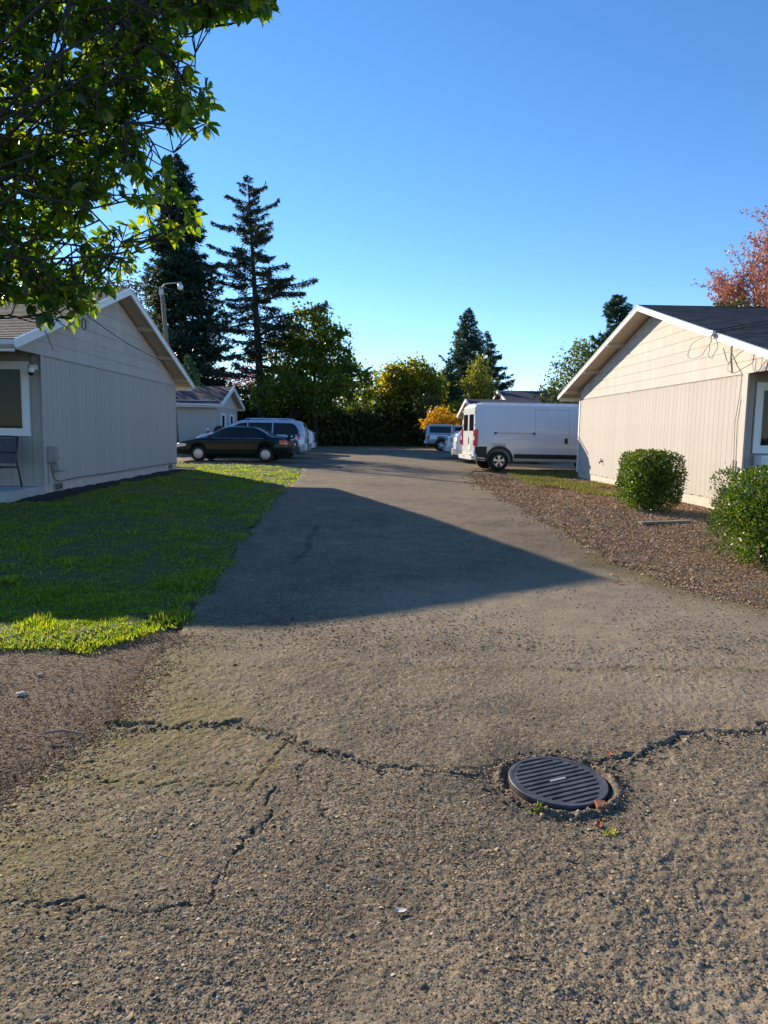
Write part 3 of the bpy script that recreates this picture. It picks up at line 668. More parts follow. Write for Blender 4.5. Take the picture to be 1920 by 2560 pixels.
# crawl space vents
def vent_x(root, GX, nx, y, z, w_, h, nm='foundation_vent'):
    v_ = MB(); v_.box((min(GX-nx*.01, GX+nx*.014), y-w_/2, z-h/2), (max(GX-nx*.01, GX+nx*.014), y+w_/2, z+h/2)); v_ = v_.build(nm, 'greybox', root, world=True)
    MB().box((min(GX+nx*.0145, GX+nx*.016), y-w_/2+.025, z-h/2+.02), (max(GX+nx*.0145, GX+nx*.016), y+w_/2-.025, z+h/2-.02)).build('vent_screen', 'dark', v_)
    for i in range(4):
        zz = z-h/2+.03+i*(h-.06)/3; MB().box((min(GX+nx*.0165, GX+nx*.022), y-w_/2+.02, zz-.004), (max(GX+nx*.0165, GX+nx*.022), y+w_/2-.02, zz+.004)).build('vent_louver', 'greybox', v_)
vent_x(left_house, -6.37, 1, 14.32, .255, .38, .15); vent_x(left_house, -6.37, 1, 22.15, .27, .34, .15)
# porch slab
po = thing('porch_slab', 'raised concrete porch slab below the shaded house window', 'porch', (-8.5, 13.0, .1))
MB().box((-12, 12.25, -.1), (-6.36, 13.735, .315)).build('slab', 'slab', po, world=True, bevel=.015)
# right house
RH = dict(GX=6.85, nx=-1, yw0=13.2, yw1=24.0, zb=-.02, zs=.24, zband=2.62, over=.45, len=16, yr=17.82, zr=4.62, yen=11.55, yef=25.06, ze=2.80, rk=.115, pit=.203, bh=.235, sh='shingle_r', shingles=1, shx=8.5, shp=2.4, front=2.6)
right_house, rw = house('single_storey_house', 'sunlit beige house with charcoal shingle roof, behind the two clipped bushes', RH)
window_y(right_house, 6.98, 9.2, 1.16, 2.46, 13.185, slats=False)
vent_x(right_house, 6.85, -1, 14.12, .16, .34, .15)
MB().box((6.80, 13.12, .1), (6.848, 13.30, 2.615)).build('corner_board', 'gable', right_house, world=True)
MB().box((6.842, 13.12, .1), (6.94, 13.172, 2.615)).build('corner_board', 'facade', right_house, world=True)
MB().box((6.815, 23.92, .2), (6.849, 24.03, 2.615)).build('corner_board', 'white', right_house, world=True)
MB().box((-6.37+.016, 13.70, .33), (-6.37+.032, 13.80, 2.785)).build('corner_board', 'siding', left_house, world=True)
# loose curtain hanging inside the right window
cur = MB(); nseg = 26; top_ = []; bot_ = []
for i in range(nseg+1):
    x = 7.22+i*.055; y = 13.168+.007*math.sin(i*1.9); cur.v += [(x, y, 1.30), (x+.01*math.sin(i), y, 2.12)]
cur.f = [(2*i, 2*i+2, 2*i+3, 2*i+1) for i in range(nseg)]
cur.build('curtain', 'blind', right_house, world=True)
# window air conditioner under the right window
ac = thing('air_conditioner', 'ribbed grey wall air conditioner under the right house window', 'air conditioner', (7.5, 13.0, .72))
MB().box((7.03, 12.86, .70), (7.85, 13.17, 1.13)).build('case', 'gutter', ac, world=True, bevel=.015)
for i in range(7): MB().box((7.06, 12.845, .745+i*.052), (7.82, 12.858, .778+i*.052)).build('louver', 'metal', ac, world=True)
# patio chair
ch = thing('patio_chair', 'black metal patio armchair with grey sling seat on the porch', 'chair', (-6.98, 13.1, .315), rad(180-14))
ft = lambda pts, r=.015: MB().tube(pts, r, 8)
for s in (-1, 1):
    x = s*.29
    ft([(x, .27, 0), (x, .25, .30), (x, .235, .60), (x, .19, .655), (x, .08, .665), (x*1.0, -.20, .645)], .016).build('armrest', 'chairframe', ch, True)
    ft([(x*.97, -.34, 0), (x*.97, -.27, .35), (x*.97, -.22, .55), (x*.94, -.30, .92)], .016).build('leg', 'chairframe', ch, True)
    ft([(x, .25, .40), (x, .0, .395), (x*.97, -.25, .37)], .013).build('seat_rail', 'chairframe', ch, True)
ft([(-.275, -.30, .92), (-.15, -.315, .94), (.15, -.315, .94), (.275, -.30, .92)], .015).build('top_rail', 'chairframe', ch, True)
ft([(-.29, .25, .40), (.29, .25, .40)], .013).build('cross_rail', 'chairframe', ch, True)
bk = MB(); n = 8
for i in range(n+1):
    q = i/n; y = -.225-.085*q+.02*math.sin(q*3.14); z = .44+.47*q
    bk.v += [(-.262, y, z), (0, y-.03, z), (.262, y, z)]
bk.f = [(3*i+k, 3*i+k+1, 3*i+k+4, 3*i+k+3) for i in range(n) for k in range(2)]
bk.build('backrest', 'sling', ch, True)
st = MB()
for i in range(n+1):
    q = i/n; y = .24-.47*q; z = .41-.03*math.sin(q*3.14)-.02*q
    st.v += [(-.27, y, z), (0, y, z-.02), (.27, y, z)]
st.f = [(3*i+k, 3*i+k+1, 3*i+k+4, 3*i+k+3) for i in range(n) for k in range(2)]
st.build('seat', 'sling', ch, True)
# utility boxes, security camera, cables on the left house
ub = thing('utility_box', 'larger grey utility box on the shaded gable wall near its corner', 'utility box', (-6.25, 13.8, .74))
MB().box((-6.352, 13.80, .75), (-6.22, 14.02, 1.07)).build('case', 'greybox', ub, world=True, bevel=.02)
MB().box((-6.218, 13.82, .77), (-6.20, 14.0, 1.05)).build('cover', 'greybox', ub, world=True, bevel=.008)
MB().tube([(-6.33, 13.86, .75), (-6.33, 13.86, .55), (-6.335, 13.87, .36)], .012).build('conduit', 'paintcable', ub, world=True)
MB().tube([(-6.335, 13.95, .75), (-6.33, 14.0, .52), (-6.335, 14.12, .40), (-6.335, 14.35, .36), (-6.335, 15.2, .385), (-6.335, 17, .37), (-6.335, 19.5, .378), (-6.335, 22.7, .37)], .008, 6).build('cable', 'cable', ub, world=True)
ub = thing('utility_box', 'smaller beige cable box low on the shaded gable wall', 'utility box', (-6.27, 14.15, .58))
MB().box((-6.352, 14.08, .59), (-6.23, 14.26, .86)).build('case', 'siding', ub, world=True, bevel=.012)
MB().box((-6.29, 14.02, .74), (-6.24, 14.079, .79)).build('pipe_elbow', 'white', ub, world=True)
MB().box((-6.352, 14.06, .565), (-6.19, 14.30, .588)).build('bottom_lip', 'greybox', ub, world=True)
sc_ = thing('security_camera', 'small white dome security camera beside the shaded house window', 'camera', (-6.47, 13.6, 2.45))
MB().box((-6.53, 13.64, 2.50), (-6.41, 13.734, 2.60)).build('bracket', 'white', sc_, world=True, bevel=.01)
MB().lathe([(0, .10), (.05, .095), (.062, .06), (.06, .02), (.055, 0)], 20, 'z', (-6.47, 13.57, 2.45)).build('housing', 'white', sc_, True, world=True)
MB().lathe([(.054, .0), (.05, -.03), (.03, -.052), (0, -.058)], 20, 'z', (-6.47, 13.57, 2.45)).build('dome_lens', 'carglass', sc_, True, world=True)
MB().tube([(-6.5, 13.70, 2.60), (-6.53, 13.66, 2.72), (-6.5, 13.68, 2.80)], .008, 6).build('cable', 'cable', sc_, world=True)
cb = MB(); p0 = Vector((-5.99, 14.75, 3.78)); p1 = Vector((-6.15, 21.1, 3.36))
cb.tube([p0.lerp(p1, i/16)-Vector((0, 0, .10*math.sin(math.pi*i/16))) for i in range(17)], .010, 6)
o_ = cb.build('service_cable', 'cable'); tag(o_, 'dark service cable sagging across the shaded gable end', 'cable')
lp = MB(); lp.tube([(-5.97, 14.85+.07*math.sin(t*.5)*(1+t/30), 3.52+.11*math.cos(t*.5)) for t in range(0, 27)], .007, 6)
o_ = lp.build('cable_loop', 'cable'); tag(o_, 'small loose cable loop below the rake of the shaded house', 'cable')
MB().tube([(-5.90, 12.98, 3.14), (-5.92, 13.3, 2.84)], .012, 6).build('conduit', 'paintcable', left_house, world=True)
# cables on the right house
rx = 6.32
wl = thing('overhead_wire', 'pair of overhead wires reaching the rake of the sunlit house', 'wire', (rx, 13.55, 3.4))
for dz, dy in ((0, 0), (.05, .05)):
    a_ = Vector((rx, 13.62+dy, 3.40+dz)); b_ = Vector((16.5, 8.5+dy*3, 5.3+dz*3))
    MB().tube([a_.lerp(b_, i/20)-Vector((0, 0, .12*math.sin(math.pi*i/20))) for i in range(21)], .009, 6).build('wire', 'cable', wl, world=True)
MB().box((rx-.03, 13.56, 3.33), (rx+.03, 13.70, 3.44)).build('clamp', 'metal', wl, world=True, bevel=.01)
def loop(cy_, cz, ry, rz_, n=28, rotd=0.): 
    return [(rx-.02+.02*math.sin(i), cy_+ry*math.cos(2*math.pi*i/n)*math.cos(rotd)-rz_*math.sin(2*math.pi*i/n)*math.sin(rotd), cz+ry*math.cos(2*math.pi*i/n)*math.sin(rotd)+rz_*math.sin(2*math.pi*i/n)*math.cos(rotd)) for i in range(n+1)]
MB().tube(loop(14.12, 3.18, .50, .17, rotd=-.18), .006, 6).build('slack_loop', 'greycable', wl, world=True)
MB().tube(loop(13.52, 3.15, .16, .23, rotd=.2), .006, 6).build('slack_loop', 'greycable', wl, world=True)
cl = thing('cable_run', 'thin drooping cables and conduit down the corner of the sunlit wall', 'cable', (6.8, 13.4, .8))
MB().tube([(6.42, 13.1, 3.05), (6.6, 13.14, 2.75), (6.80, 13.34, 2.62), (6.808, 13.40, 2.2), (6.808, 13.50, 1.75), (6.808, 13.47, 1.3), (6.81, 13.45, 1.0)], .008, 6).build('cable', 'paintcable', cl, world=True)
MB().tube([(6.45, 13.42, 3.1), (6.5, 13.35, 2.86), (6.48, 13.2, 2.8), (6.45, 13.08, 2.92)], .008, 6).build('cable', 'greycable', cl, world=True)
MB().tube([(6.41, 13.02, 3.12), (6.43, 13.06, 2.9), (6.5, 13.12, 2.62)], .018, 8).build('mast', 'metal', cl, world=True)
MB().tube([(6.80, 13.44, .60), (6.80, 13.44, 1.02)], .022, 8).build('conduit', 'metal', cl, world=True)
hb = thing('hose_bib', 'small dark hose tap low on the sunlit gable wall', 'tap', (6.80, 21.36, .6))
MB().tube([(6.835, 21.36, .66), (6.78, 21.36, .66), (6.755, 21.36, .645), (6.75, 21.36, .60)], .02, 8).build('spout', 'iron', hb, True, world=True)
MB().lathe([(0, -.01), (.035, -.01), (.035, .01), (0, .01)], 12, 'x', (6.79, 21.36, .715)).build('handle', 'iron', hb, world=True)
ebx = thing('junction_box', 'small green grey box low on the sunlit wall beside the vent', 'utility box', (6.8, 13.8, .25))
MB().box((6.76, 13.74, .26), (6.836, 13.88, .50)).build('case', 'greybox', ebx, world=True, bevel=.01)
# garage and far buildings
GL = dict(GX=-8.45, nx=1, yw0=38.0, yw1=43.6, zb=.18, zs=.36, zband=2.62, over=.35, len=9, yr=40.9, zr=3.85, yen=37.6, yef=44.1, ze=2.78, pit=.30, bh=.26, sh='shingle_l2', front=6.3, fmat='siding', look=0, joints=0, rk=.2, gfar=0)
MAT['shingle_l2'] = m_shingle('grey_shingle', (.075, .075, .08), (.13, .12, .115))
gar, gw = house('small_garage', 'small beige garage with grey roof behind the dark green sedan', GL)
for yy in (39.6, 41.9):
    w_ = MB()
    for a, b in (((yy-.6, .9), (yy+.6, 1.0)), ((yy-.6, 2.2), (yy+.6, 2.32)), ((yy-.6, 1.0), (yy-.45, 2.2)), ((yy+.3, 1.0), (yy+.6, 2.2))): w_.box((-8.436, a[0], a[1]), (-8.39, b[0], b[1]))
    w_ = w_.build('window', 'white', gar, world=True); MB().box((-8.435, yy-.44, 1.01), (-8.42, yy+.29, 2.19)).build('pane', 'carglass', w_)
MB().prism([(40.7, 3.3), (41.1, 3.3), (40.9, 3.48)], 'x', -8.436, -8.38).build('gable_vent', 'black', gar, world=True)
MAT['shingle_far'] = m_shingle('slate_shingle', (.035, .045, .065), (.06, .07, .09))
GA = dict(GX=6.35, nx=-1, yw0=43.6, yw1=52.4, zb=.18, zs=.35, zband=2.6, over=.35, len=4.2, yr=48.2, zr=3.72, yen=43.2, yef=52.9, ze=2.72, pit=.30, bh=.28, sh='shingle_far', look=0, joints=0, rk=.2)
house('small_garage', 'low dark roofed shed showing its gable just past the back of the van', GA)
GB = dict(GX=11.6, nx=-1, yw0=60, yw1=72, zb=.18, zs=.5, zband=3.6, over=.4, len=22, yr=66.5, zr=5.42, yen=59.3, yef=73, ze=3.7, pit=.4, bh=.3, sh='shingle_far', look=0, joints=0, rk=.25)
house('long_house', 'far long building whose dark roof ridge shows above the van', GB)
# ------------------------------------------------------------------ vehicles
def smooth1(a, k):
    for _ in range(k):
        b = a.copy(); b[1:-1] = (a[:-2]+2*a[1:-1]+a[2:])/4; a = b
    return a
class Car:
    """x forward, z up from ground; stations (x, zbot, zshoulder, ztop, halfw, halfw_top)"""
    def __init__(s, st, sm=2, step=.06, edge=.07):
        st = np.array(sorted(st)); s.x = np.linspace(st[0, 0], st[-1, 0], int((st[-1, 0]-st[0, 0])/step)+1)
        s.c = [smooth1(np.interp(s.x, st[:, 0], st[:, i]), sm) for i in range(1, 6)]; s.edge = edge
    def sec(s, x):
        zb, zs, zt, hw, ht = [float(np.interp(x, s.x, c)) for c in s.c]
        e = min(s.edge, max(.012, (zt-zs)*.35))
        return [(hw*.93, zb), (hw*.985, zb+.10), (hw, zb+(zs-zb)*.45), (hw*.992, zs-.05), (hw*.968, zs), (ht+(hw*.968-ht)*.10, zt-e), (ht*.90, zt-e*.42), (ht*.6, zt-e*.10), (0, zt)]
    def yside(s, x, z):
        p = s.sec(x); zz = [q[1] for q in p[:6]]; return float(np.interp(z, zz, [q[0] for q in p[:6]]))
    def ztop(s, x, y):
        p = s.sec(x)[4:][::-1]; return float(np.interp(abs(y), [q[0] for q in p], [q[1] for q in p]))
    def body(s, arches, ar, width):
        mb = MB(); n = None
        for x in s.x:
            p = s.sec(x); ring = [(x, -y, z) for y, z in p]+[(x, y, z) for y, z in p[-2::-1]]; n = len(ring); mb.v += ring
        for i in range(len(s.x)-1):
            for k in range(n): mb.f.append((i*n+k, i*n+(k+1) % n, (i+1)*n+(k+1) % n, (i+1)*n+k))
        mb.f.append(tuple(range(n))); mb.f.append(tuple(range((len(s.x)-1)*n, len(s.x)*n)))
        me = mb.mesh('body'); ob = bpy.data.objects.new('tmp', me); C.objects.link(ob); cuts = []
        for ax in arches:
            for sg in (-1, 1):
                c = MB(); c.lathe([(0, -.16), (ar, -.16), (ar, .16), (0, .16)], 28, 'y', (ax, sg*(width/2-.08), ar*.93)); cm = c.mesh('cut'); co = bpy.data.objects.new('cut', cm); C.objects.link(co); cuts.append(co)
                md = ob.modifiers.new('b', 'BOOLEAN'); md.operation = 'DIFFERENCE'; md.object = co; md.solver = 'EXACT'
        dg = bpy.context.evaluated_depsgraph_get(); dg.update(); me2 = bpy.data.meshes.new_from_object(ob.evaluated_get(dg))
        for c in cuts: bpy.data.objects.remove(c)
        bpy.data.objects.remove(ob)
        me2.materials.clear()
        return me2
    def sidewin(s, pts, sg, off=.006):   # pts (x, zlo, zhi)
        mb = MB(); xs = np.linspace(pts[0][0], pts[-1][0], max(3, int(abs(pts[-1][0]-pts[0][0])/.07))); A = np.array(pts); m_ = 5
        for x in xs:
            lo, hi = np.interp(x, A[:, 0], A[:, 1]), np.interp(x, A[:, 0], A[:, 2])
            for k in range(m_): z = lo+(hi-lo)*k/(m_-1); mb.v.append((x, sg*(s.yside(x, z)+off), z))
        mb.f = [(i*m_+k, i*m_+k+1, (i+1)*m_+k+1, (i+1)*m_+k) for i in range(len(xs)-1) for k in range(m_-1)]
        return mb
    def topglass(s, xa, xb, fa, fb, off=.007):
        mb = MB(); nx_, ny_ = 9, 9
        for i in range(nx_):
            x = xa+(xb-xa)*i/(nx_-1); p = s.sec(x); hw = p[5][0]*(fa+(fb-fa)*i/(nx_-1))
            for j in range(ny_): y = -hw+2*hw*j/(ny_-1); mb.v.append((x, y, s.ztop(x, y)+off))
        mb.f = [(i*ny_+j, i*ny_+j+1, (i+1)*ny_+j+1, (i+1)*ny_+j) for i in range(nx_-1) for j in range(ny_-1)]
        return mb
_wheel = {}
def wheel(root, x, y, r, wd, style, sg):
    key = (r, wd, style)
    if key not in _wheel:
        t = MB().lathe([(r*.60, -wd/2), (r*.86, -wd/2), (r*.95, -wd/2+.02), (r, -wd/2+.05), (r, wd/2-.05), (r*.95, wd/2-.02), (r*.86, wd/2), (r*.60, wd/2), (r*.58, wd/2-.05), (r*.58, -wd/2+.05), (r*.60, -wd/2)], 32, 'y').mesh('tyre')
        rm = MB(); rm.lathe([(r*.60, -wd/2+.004), (r*.57, -wd/2-.002), (r*.53, -wd/2+.012), (r*.50, -wd/2+.05)], 32, 'y')
        n = {'hub': 8, 'five': 5, 'van': 5}[style]
        if style == 'hub':
            rm.lathe([(r*.57, -wd/2+.004), (r*.42, -wd/2-.012), (r*.2, -wd/2-.02), (0, -wd/2-.022)], 32, 'y')
        else:
            for k in range(n):
                for dd in ((-.11, .11) if style == 'van' else (0,)):
                    a = 2*math.pi*k/n+.3+dd; ca, sa = math.cos(a), math.sin(a); w0, w1 = (.16*r, .10*r) if style == 'five' else (.085*r, .075*r)
                    pr = [(.10*r, w0/2), (.56*r, w1/2+.02), (.56*r, -w1/2-.02), (.10*r, -w0/2)]
                    rm.add([(u*ca-v*sa, -wd/2+.0 if q < 2 else -wd/2+.03, u*sa+v*ca) for q in (0, 2) for u, v in pr], [(0, 1, 2, 3), (7, 6, 5, 4), (0, 4, 5, 1), (1, 5, 6, 2), (2, 6, 7, 3), (3, 7, 4, 0)])
            rm.lathe([(.16*r, -wd/2+.02), (.15*r, -wd/2-.012), (0, -wd/2-.016)], 20, 'y')
        rmm = rm.mesh('rim')
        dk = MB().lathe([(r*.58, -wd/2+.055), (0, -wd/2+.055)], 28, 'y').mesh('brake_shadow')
        hl = MB()
        if style == 'hub':
            for k in range(n):
                a = 2*math.pi*k/n; hl.lathe([(0, -wd/2-.0105), (r*.055, -wd/2-.0085)], 8, 'y', (r*.44*math.cos(a), -.004, r*.44*math.sin(a)))
        _wheel[key] = (t, rmm, dk, hl.mesh('slots') if hl.v else None)
    t, rmm, dk, hl = _wheel[key]
    w_ = link('wheel', t, 'tyre', root, True); w_.location = (x, y, r)
    if sg > 0: w_.rotation_euler = (0, 0, math.pi)
    link('rim', rmm, 'hubcap' if style == 'hub' else 'alloy', w_, style == 'hub')
    link('wheel_shade_disc', dk, 'black', w_)  # black disc standing in for the shade behind the spokes
    if hl: link('rim_slots', hl, 'black', w_)
def P_(root, nm, mt, a, b, bev=.01, smooth=False):
    a_, b_ = [min(p, q) for p, q in zip(a, b)], [max(p, q) for p, q in zip(a, b)]
    return MB().box(a_, b_).build(nm, mt, root, smooth, bevel=bev)
def seam(root, car, x, z0, z1, sg, nm='door_seam', w_=.008, mt='black'):
    return car.sidewin([(x-w_/2, z0, z1), (x+w_/2, z0, z1)], sg, .003).build(nm, mt, root)

def sedan(label, loc, rz, paint, group=None, wstyle='hub', spoiler=True, cat='car'):
    root = thing('parked_car', label, cat, loc, rz, group); W = 1.78
    c = Car([(-2.38, .42, .80, .86, .70, .55), (-2.30, .30, .93, 1.00, .83, .66), (-1.75, .26, .97, 1.045, .885, .64), (-1.55, .25, .965, 1.06, .89, .62), (-1.05, .22, .955, 1.34, .89, .56), (-.75, .21, .95, 1.415, .89, .555), (-.1, .20, .935, 1.435, .89, .56), (.25, .20, .925, 1.415, .89, .56), (.55, .20, .92, 1.31, .89, .57), (1.22, .21, .90, .985, .885, .63), (1.6, .23, .85, .925, .88, .62), (2.15, .27, .74, .80, .82, .60), (2.34, .30, .64, .70, .72, .55), (2.40, .36, .56, .60, .60, .45)], 2)
    b = link('body', c.body((-1.36, 1.36), .345, W), paint, root, True)
    for x in (-1.36, 1.36):
        for sg in (-1, 1): wheel(root, x, sg*(W/2-.115), .315, .20, wstyle, sg)
    for sg in (-1, 1):
        c.sidewin([(-1.18, .965, 1.0), (-.98, .965, 1.20), (-.72, .965, 1.345), (-.38, .96, 1.365)], sg).build('rear_side_window', 'carglass', root, True)
        c.sidewin([(-.31, .96, 1.365), (.1, .955, 1.355), (.42, .95, 1.27), (.98, .945, .975)], sg).build('front_side_window', 'carglass', root, True)
        c.sidewin([(-1.28, .948, .957), (1.02, .935, .944)], sg, .005).build('belt_trim', 'chrome', root)
        c.sidewin([(-1.0, .36, .43), (1.0, .36, .43)], sg, .008).build('side_moulding', paint, root)
        for x in (-.345, .98): seam(root, c, x, .30, .94, sg)
        seam(root, c, -1.02, .55, .95, sg)
        for x in (-.72, .32): P_(root, 'door_handle', paint, (x, sg*.885, .80), (x+.17, sg*.905, .83), .006)
        P_(root, 'side_mirror', paint if sg > 0 else paint, (.78, sg*.90, .93), (.92, sg*1.06, 1.05), .03)
        c.sidewin([(-2.30, .72, .90), (-2.12, .72, .93), (-1.92, .74, .90)], sg, .006).build('tail_light', 'red', root, True)
        c.sidewin([(1.86, .62, .70), (2.10, .58, .72), (2.30, .58, .66)], sg, .007).build('head_light', 'lens', root, True)
    P_(root, 'tail_panel', 'red', (-2.385, -.62, .74), (-2.33, .62, .87), .012)
    P_(root, 'rear_bumper', paint, (-2.45, -.80, .34), (-2.25, .80, .62), .05)
    P_(root, 'front_bumper', paint, (2.22, -.74, .26), (2.43, .74, .50), .05)
    P_(root, 'license_plate', 'plate', (-2.40, -.16, .66), (-2.387, .16, .78), 0)
    c.topglass(1.12, .36, .93, .90).build('windshield', 'carglass', root, True); c.topglass(-1.5, -.86, .90, .88).build('rear_window', 'carglass', root, True)
    P_(root, 'roof_edge_strip', paint, (-.7, -.50, 1.40), (.1, -.49, 1.405), 0)  # thin strip in the body paint along the roof edge
    if spoiler:
        s_ = MB().box((-2.36, -.62, 1.09), (-2.12, .62, 1.115)).build('spoiler', paint, root, bevel=.01)
        for y in (-.5, .5): P_(s_, 'spoiler_foot', paint, (-2.30, y-.03, .99), (-2.2, y+.03, 1.09), 0)
    return root
def minivan(label, loc, rz, paint):
    root = thing('parked_minivan', label, 'minivan', loc, rz); W = 1.98
    c = Car([(-2.55, .40, .98, 1.25, .80, .60), (-2.50, .32, 1.05, 1.55, .92, .68), (-2.38, .28, 1.06, 1.70, .97, .68), (-1.9, .26, 1.06, 1.745, .985, .69), (-.5, .22, 1.04, 1.755, .99, .70), (.4, .21, 1.02, 1.72, .99, .69), (.85, .21, 1.01, 1.56, .985, .68), (1.62, .22, 1.02, 1.17, .97, .72), (2.2, .25, .93, 1.06, .92, .68), (2.5, .28, .78, .88, .82, .6), (2.58, .33, .6, .64, .7, .5)], 2)
    link('body', c.body((-1.55, 1.52), .365, W), paint, root, True)
    for x in (-1.55, 1.52):
        for sg in (-1, 1): wheel(root, x, sg*(W/2-.12), .335, .21, 'five', sg)
    for sg in (-1, 1):
        c.sidewin([(-2.28, 1.10, 1.22), (-2.15, 1.10, 1.50), (-1.95, 1.09, 1.60), (-1.12, 1.08, 1.61)], sg).build('rear_side_window', 'carglass', root, True)
        c.sidewin([(-1.06, 1.08, 1.61), (.02, 1.06, 1.61)], sg).build('sliding_door_window', 'carglass', root, True)
        c.sidewin([(.08, 1.06, 1.61), (.45, 1.05, 1.56), (1.25, 1.03, 1.12)], sg).build('front_side_window', 'carglass', root, True)
        c.sidewin([(-2.48, .86, 1.12), (-2.30, .84, 1.13), (-2.22, .92, 1.10)], sg, .008).build('tail_light', 'red', root, True)
        c.sidewin([(2.0, .68, .80), (2.3, .62, .78), (2.46, .62, .70)], sg, .008).build('head_light', 'lens', root, True)
        c.sidewin([(1.98, .70, .76), (2.12, .67, .74)], sg, .011).build('turn_light', 'amber', root, True)
        seam(root, c, .05, .35, 1.05, sg); seam(root, c, -1.1, .40, 1.07, sg); seam(root, c, 1.15, .35, 1.0, sg)
        P_(root, 'door_handle', paint, (-.1, sg*.985, .9), (.1, sg*1.0, .93), .006); P_(root, 'side_mirror', paint, (1.05, sg*.99, 1.03), (1.2, sg*1.2, 1.2), .04)
        MB().tube([(-1.9, sg*.60, 1.765), (-1.8, sg*.60, 1.80), (.1, sg*.60, 1.80), (.2, sg*.60, 1.76)], .014, 6).build('roof_rail', 'chrome', root)
    P_(root, 'rear_bumper', paint, (-2.66, -.90, .34), (-2.42, .90, .70), .07); P_(root, 'license_plate', 'plate', (-2.585, -.17, .92), (-2.56, .17, 1.04), 0)
    c.topglass(1.55, .5, .94, .92).build('windshield', 'carglass', root, True); c.topglass(-2.5, -2.34, .8, .9).build('rear_window', 'carglass', root, True)
    return root
def hatch(label, loc, rz, paint, name='parked_car', cat='car', group=None, sx=1., sz=1.):
    root = thing(name, label, cat, loc, rz, group); W = 1.8
    c = Car([(-2.2*sx, .40, .95, 1.05*sz, .72, .58), (-2.15*sx, .30, 1.0, 1.20*sz, .86, .60), (-1.75*sx, .27, 1.0, 1.46*sz, .90, .60), (-1.2*sx, .25, .99, 1.54*sz, .9, .62), (0, .22, .97, 1.56*sz, .9, .62), (.35, .22, .96, 1.50*sz, .9, .61), (1.2, .23, .94, 1.03, .89, .64), (1.8, .25, .84, .90, .86, .6), (2.15, .3, .68, .74, .72, .5)], 2)
    link('body', c.body((-1.3*sx, 1.33), .36, W), paint, root, True)
    for x in (-1.3*sx, 1.33):
        for sg in (-1, 1): wheel(root, x, sg*(W/2-.115), .33, .2, 'five', sg)
    for sg in (-1, 1):
        c.sidewin([(-1.75*sx, 1.03, 1.2), (-1.4*sx, 1.03, 1.40*sz), (-.45, 1.02, 1.43*sz)], sg).build('rear_side_window', 'carglass', root, True)
        c.sidewin([(-.38, 1.02, 1.43*sz), (.2, 1.01, 1.40*sz), (.95, .99, 1.06)], sg).build('front_side_window', 'carglass', root, True)
        c.sidewin([(-2.12*sx, .82, .98), (-1.95*sx, .82, .99), (-1.85*sx, .86, .97)], sg, .008).build('tail_light', 'red', root, True)
        c.sidewin([(1.7, .66, .78), (2.0, .6, .74)], sg, .008).build('head_light', 'lens', root, True)
        P_(root, 'side_mirror', paint, (.75, sg*.9, .98), (.88, sg*1.07, 1.12), .03)
    P_(root, 'rear_bumper', paint, (-2.30*sx, -.80, .34), (-2.1*sx, .80, .62), .05); P_(root, 'bumper_pad', 'black', (-2.31*sx, -.6, .30), (-2.1*sx, .6, .36), .01); P_(root, 'license_plate', 'plate', (-2.225*sx, -.17, .72), (-2.19*sx, .17, .84), 0)
    P_(root, 'spoiler', paint, (-2.28*sx, -.6, 1.10*sz), (-1.98*sx, .6, 1.13*sz), .01)
    c.topglass(1.12, .42, .93, .9).build('windshield', 'carglass', root, True); c.topglass(-2.1*sx, -1.72*sx, .86, .86).build('rear_window', 'carglass', root, True)
    return root
def pickup(label, loc, rz, paint):
    root = thing('pickup_truck', label, 'pickup truck', loc, rz); W = 1.88
    c = Car([(-2.65, .52, 1.12, 1.50, .86, .66), (-2.58, .50, 1.14, 1.74, .92, .72), (-2.4, .48, 1.14, 1.80, .935, .74), (-.95, .46, 1.14, 1.82, .94, .74), (-.86, .46, 1.14, 1.78, .94, .70), (-.7, .46, 1.14, 1.80, .94, .68), (.3, .44, 1.12, 1.78, .94, .68), (.6, .44, 1.12, 1.68, .94, .68), (1.25, .45, 1.10, 1.20, .93, .72), (2.2, .48, 1.02, 1.10, .90, .70), (2.5, .5, .9, .95, .8, .6)], 1)
    link('body', c.body((-1.62, 1.55), .45, W), paint, root, True)
    for x in (-1.62, 1.55):
        for sg in (-1, 1): wheel(root, x, sg*(W/2-.12), .385, .25, 'five', sg)
    for sg in (-1, 1):
        c.sidewin([(-2.42, 1.24, 1.64), (-2.34, 1.23, 1.67), (-1.02, 1.23, 1.67), (-.98, 1.24, 1.65)], sg).build('canopy_window', 'carglass', root, True)
        c.sidewin([(-.70, 1.20, 1.64), (-.1, 1.19, 1.64)], sg).build('rear_side_window', 'carglass', root, True)
        c.sidewin([(-.04, 1.19, 1.64), (.3, 1.18, 1.60), (.95, 1.16, 1.26)], sg).build('front_side_window', 'carglass', root, True)
        c.sidewin([(-2.60, .78, 1.05), (-2.48, .76, 1.08), (-2.40, .80, 1.05)], sg, .008).build('tail_light', 'red', root, True)
        c.sidewin([(-2.5, 1.13, 1.155), (-.9, 1.13, 1.155)], sg, .004).build('bed_seam', 'black', root)
        seam(root, c, -.80, .5, 1.78, sg, w_=.03); seam(root, c, -.07, .5, 1.15, sg)
        c.sidewin([(2.2, .80, .95), (2.42, .76, .90)], sg, .008).build('head_light', 'lens', root, True)
        P_(root, 'side_mirror', paint, (.8, sg*.95, 1.15), (.92, sg*1.15, 1.34), .03)
    P_(root, 'rear_bumper', 'chrome', (-2.80, -.86, .50), (-2.60, .86, .68), .03); P_(root, 'tailgate_window', 'carglass', (-2.63, -.55, 1.25), (-2.60, .55, 1.60), .01)
    c.topglass(1.15, .48, .94, .92).build('windshield', 'carglass', root, True)
    return root
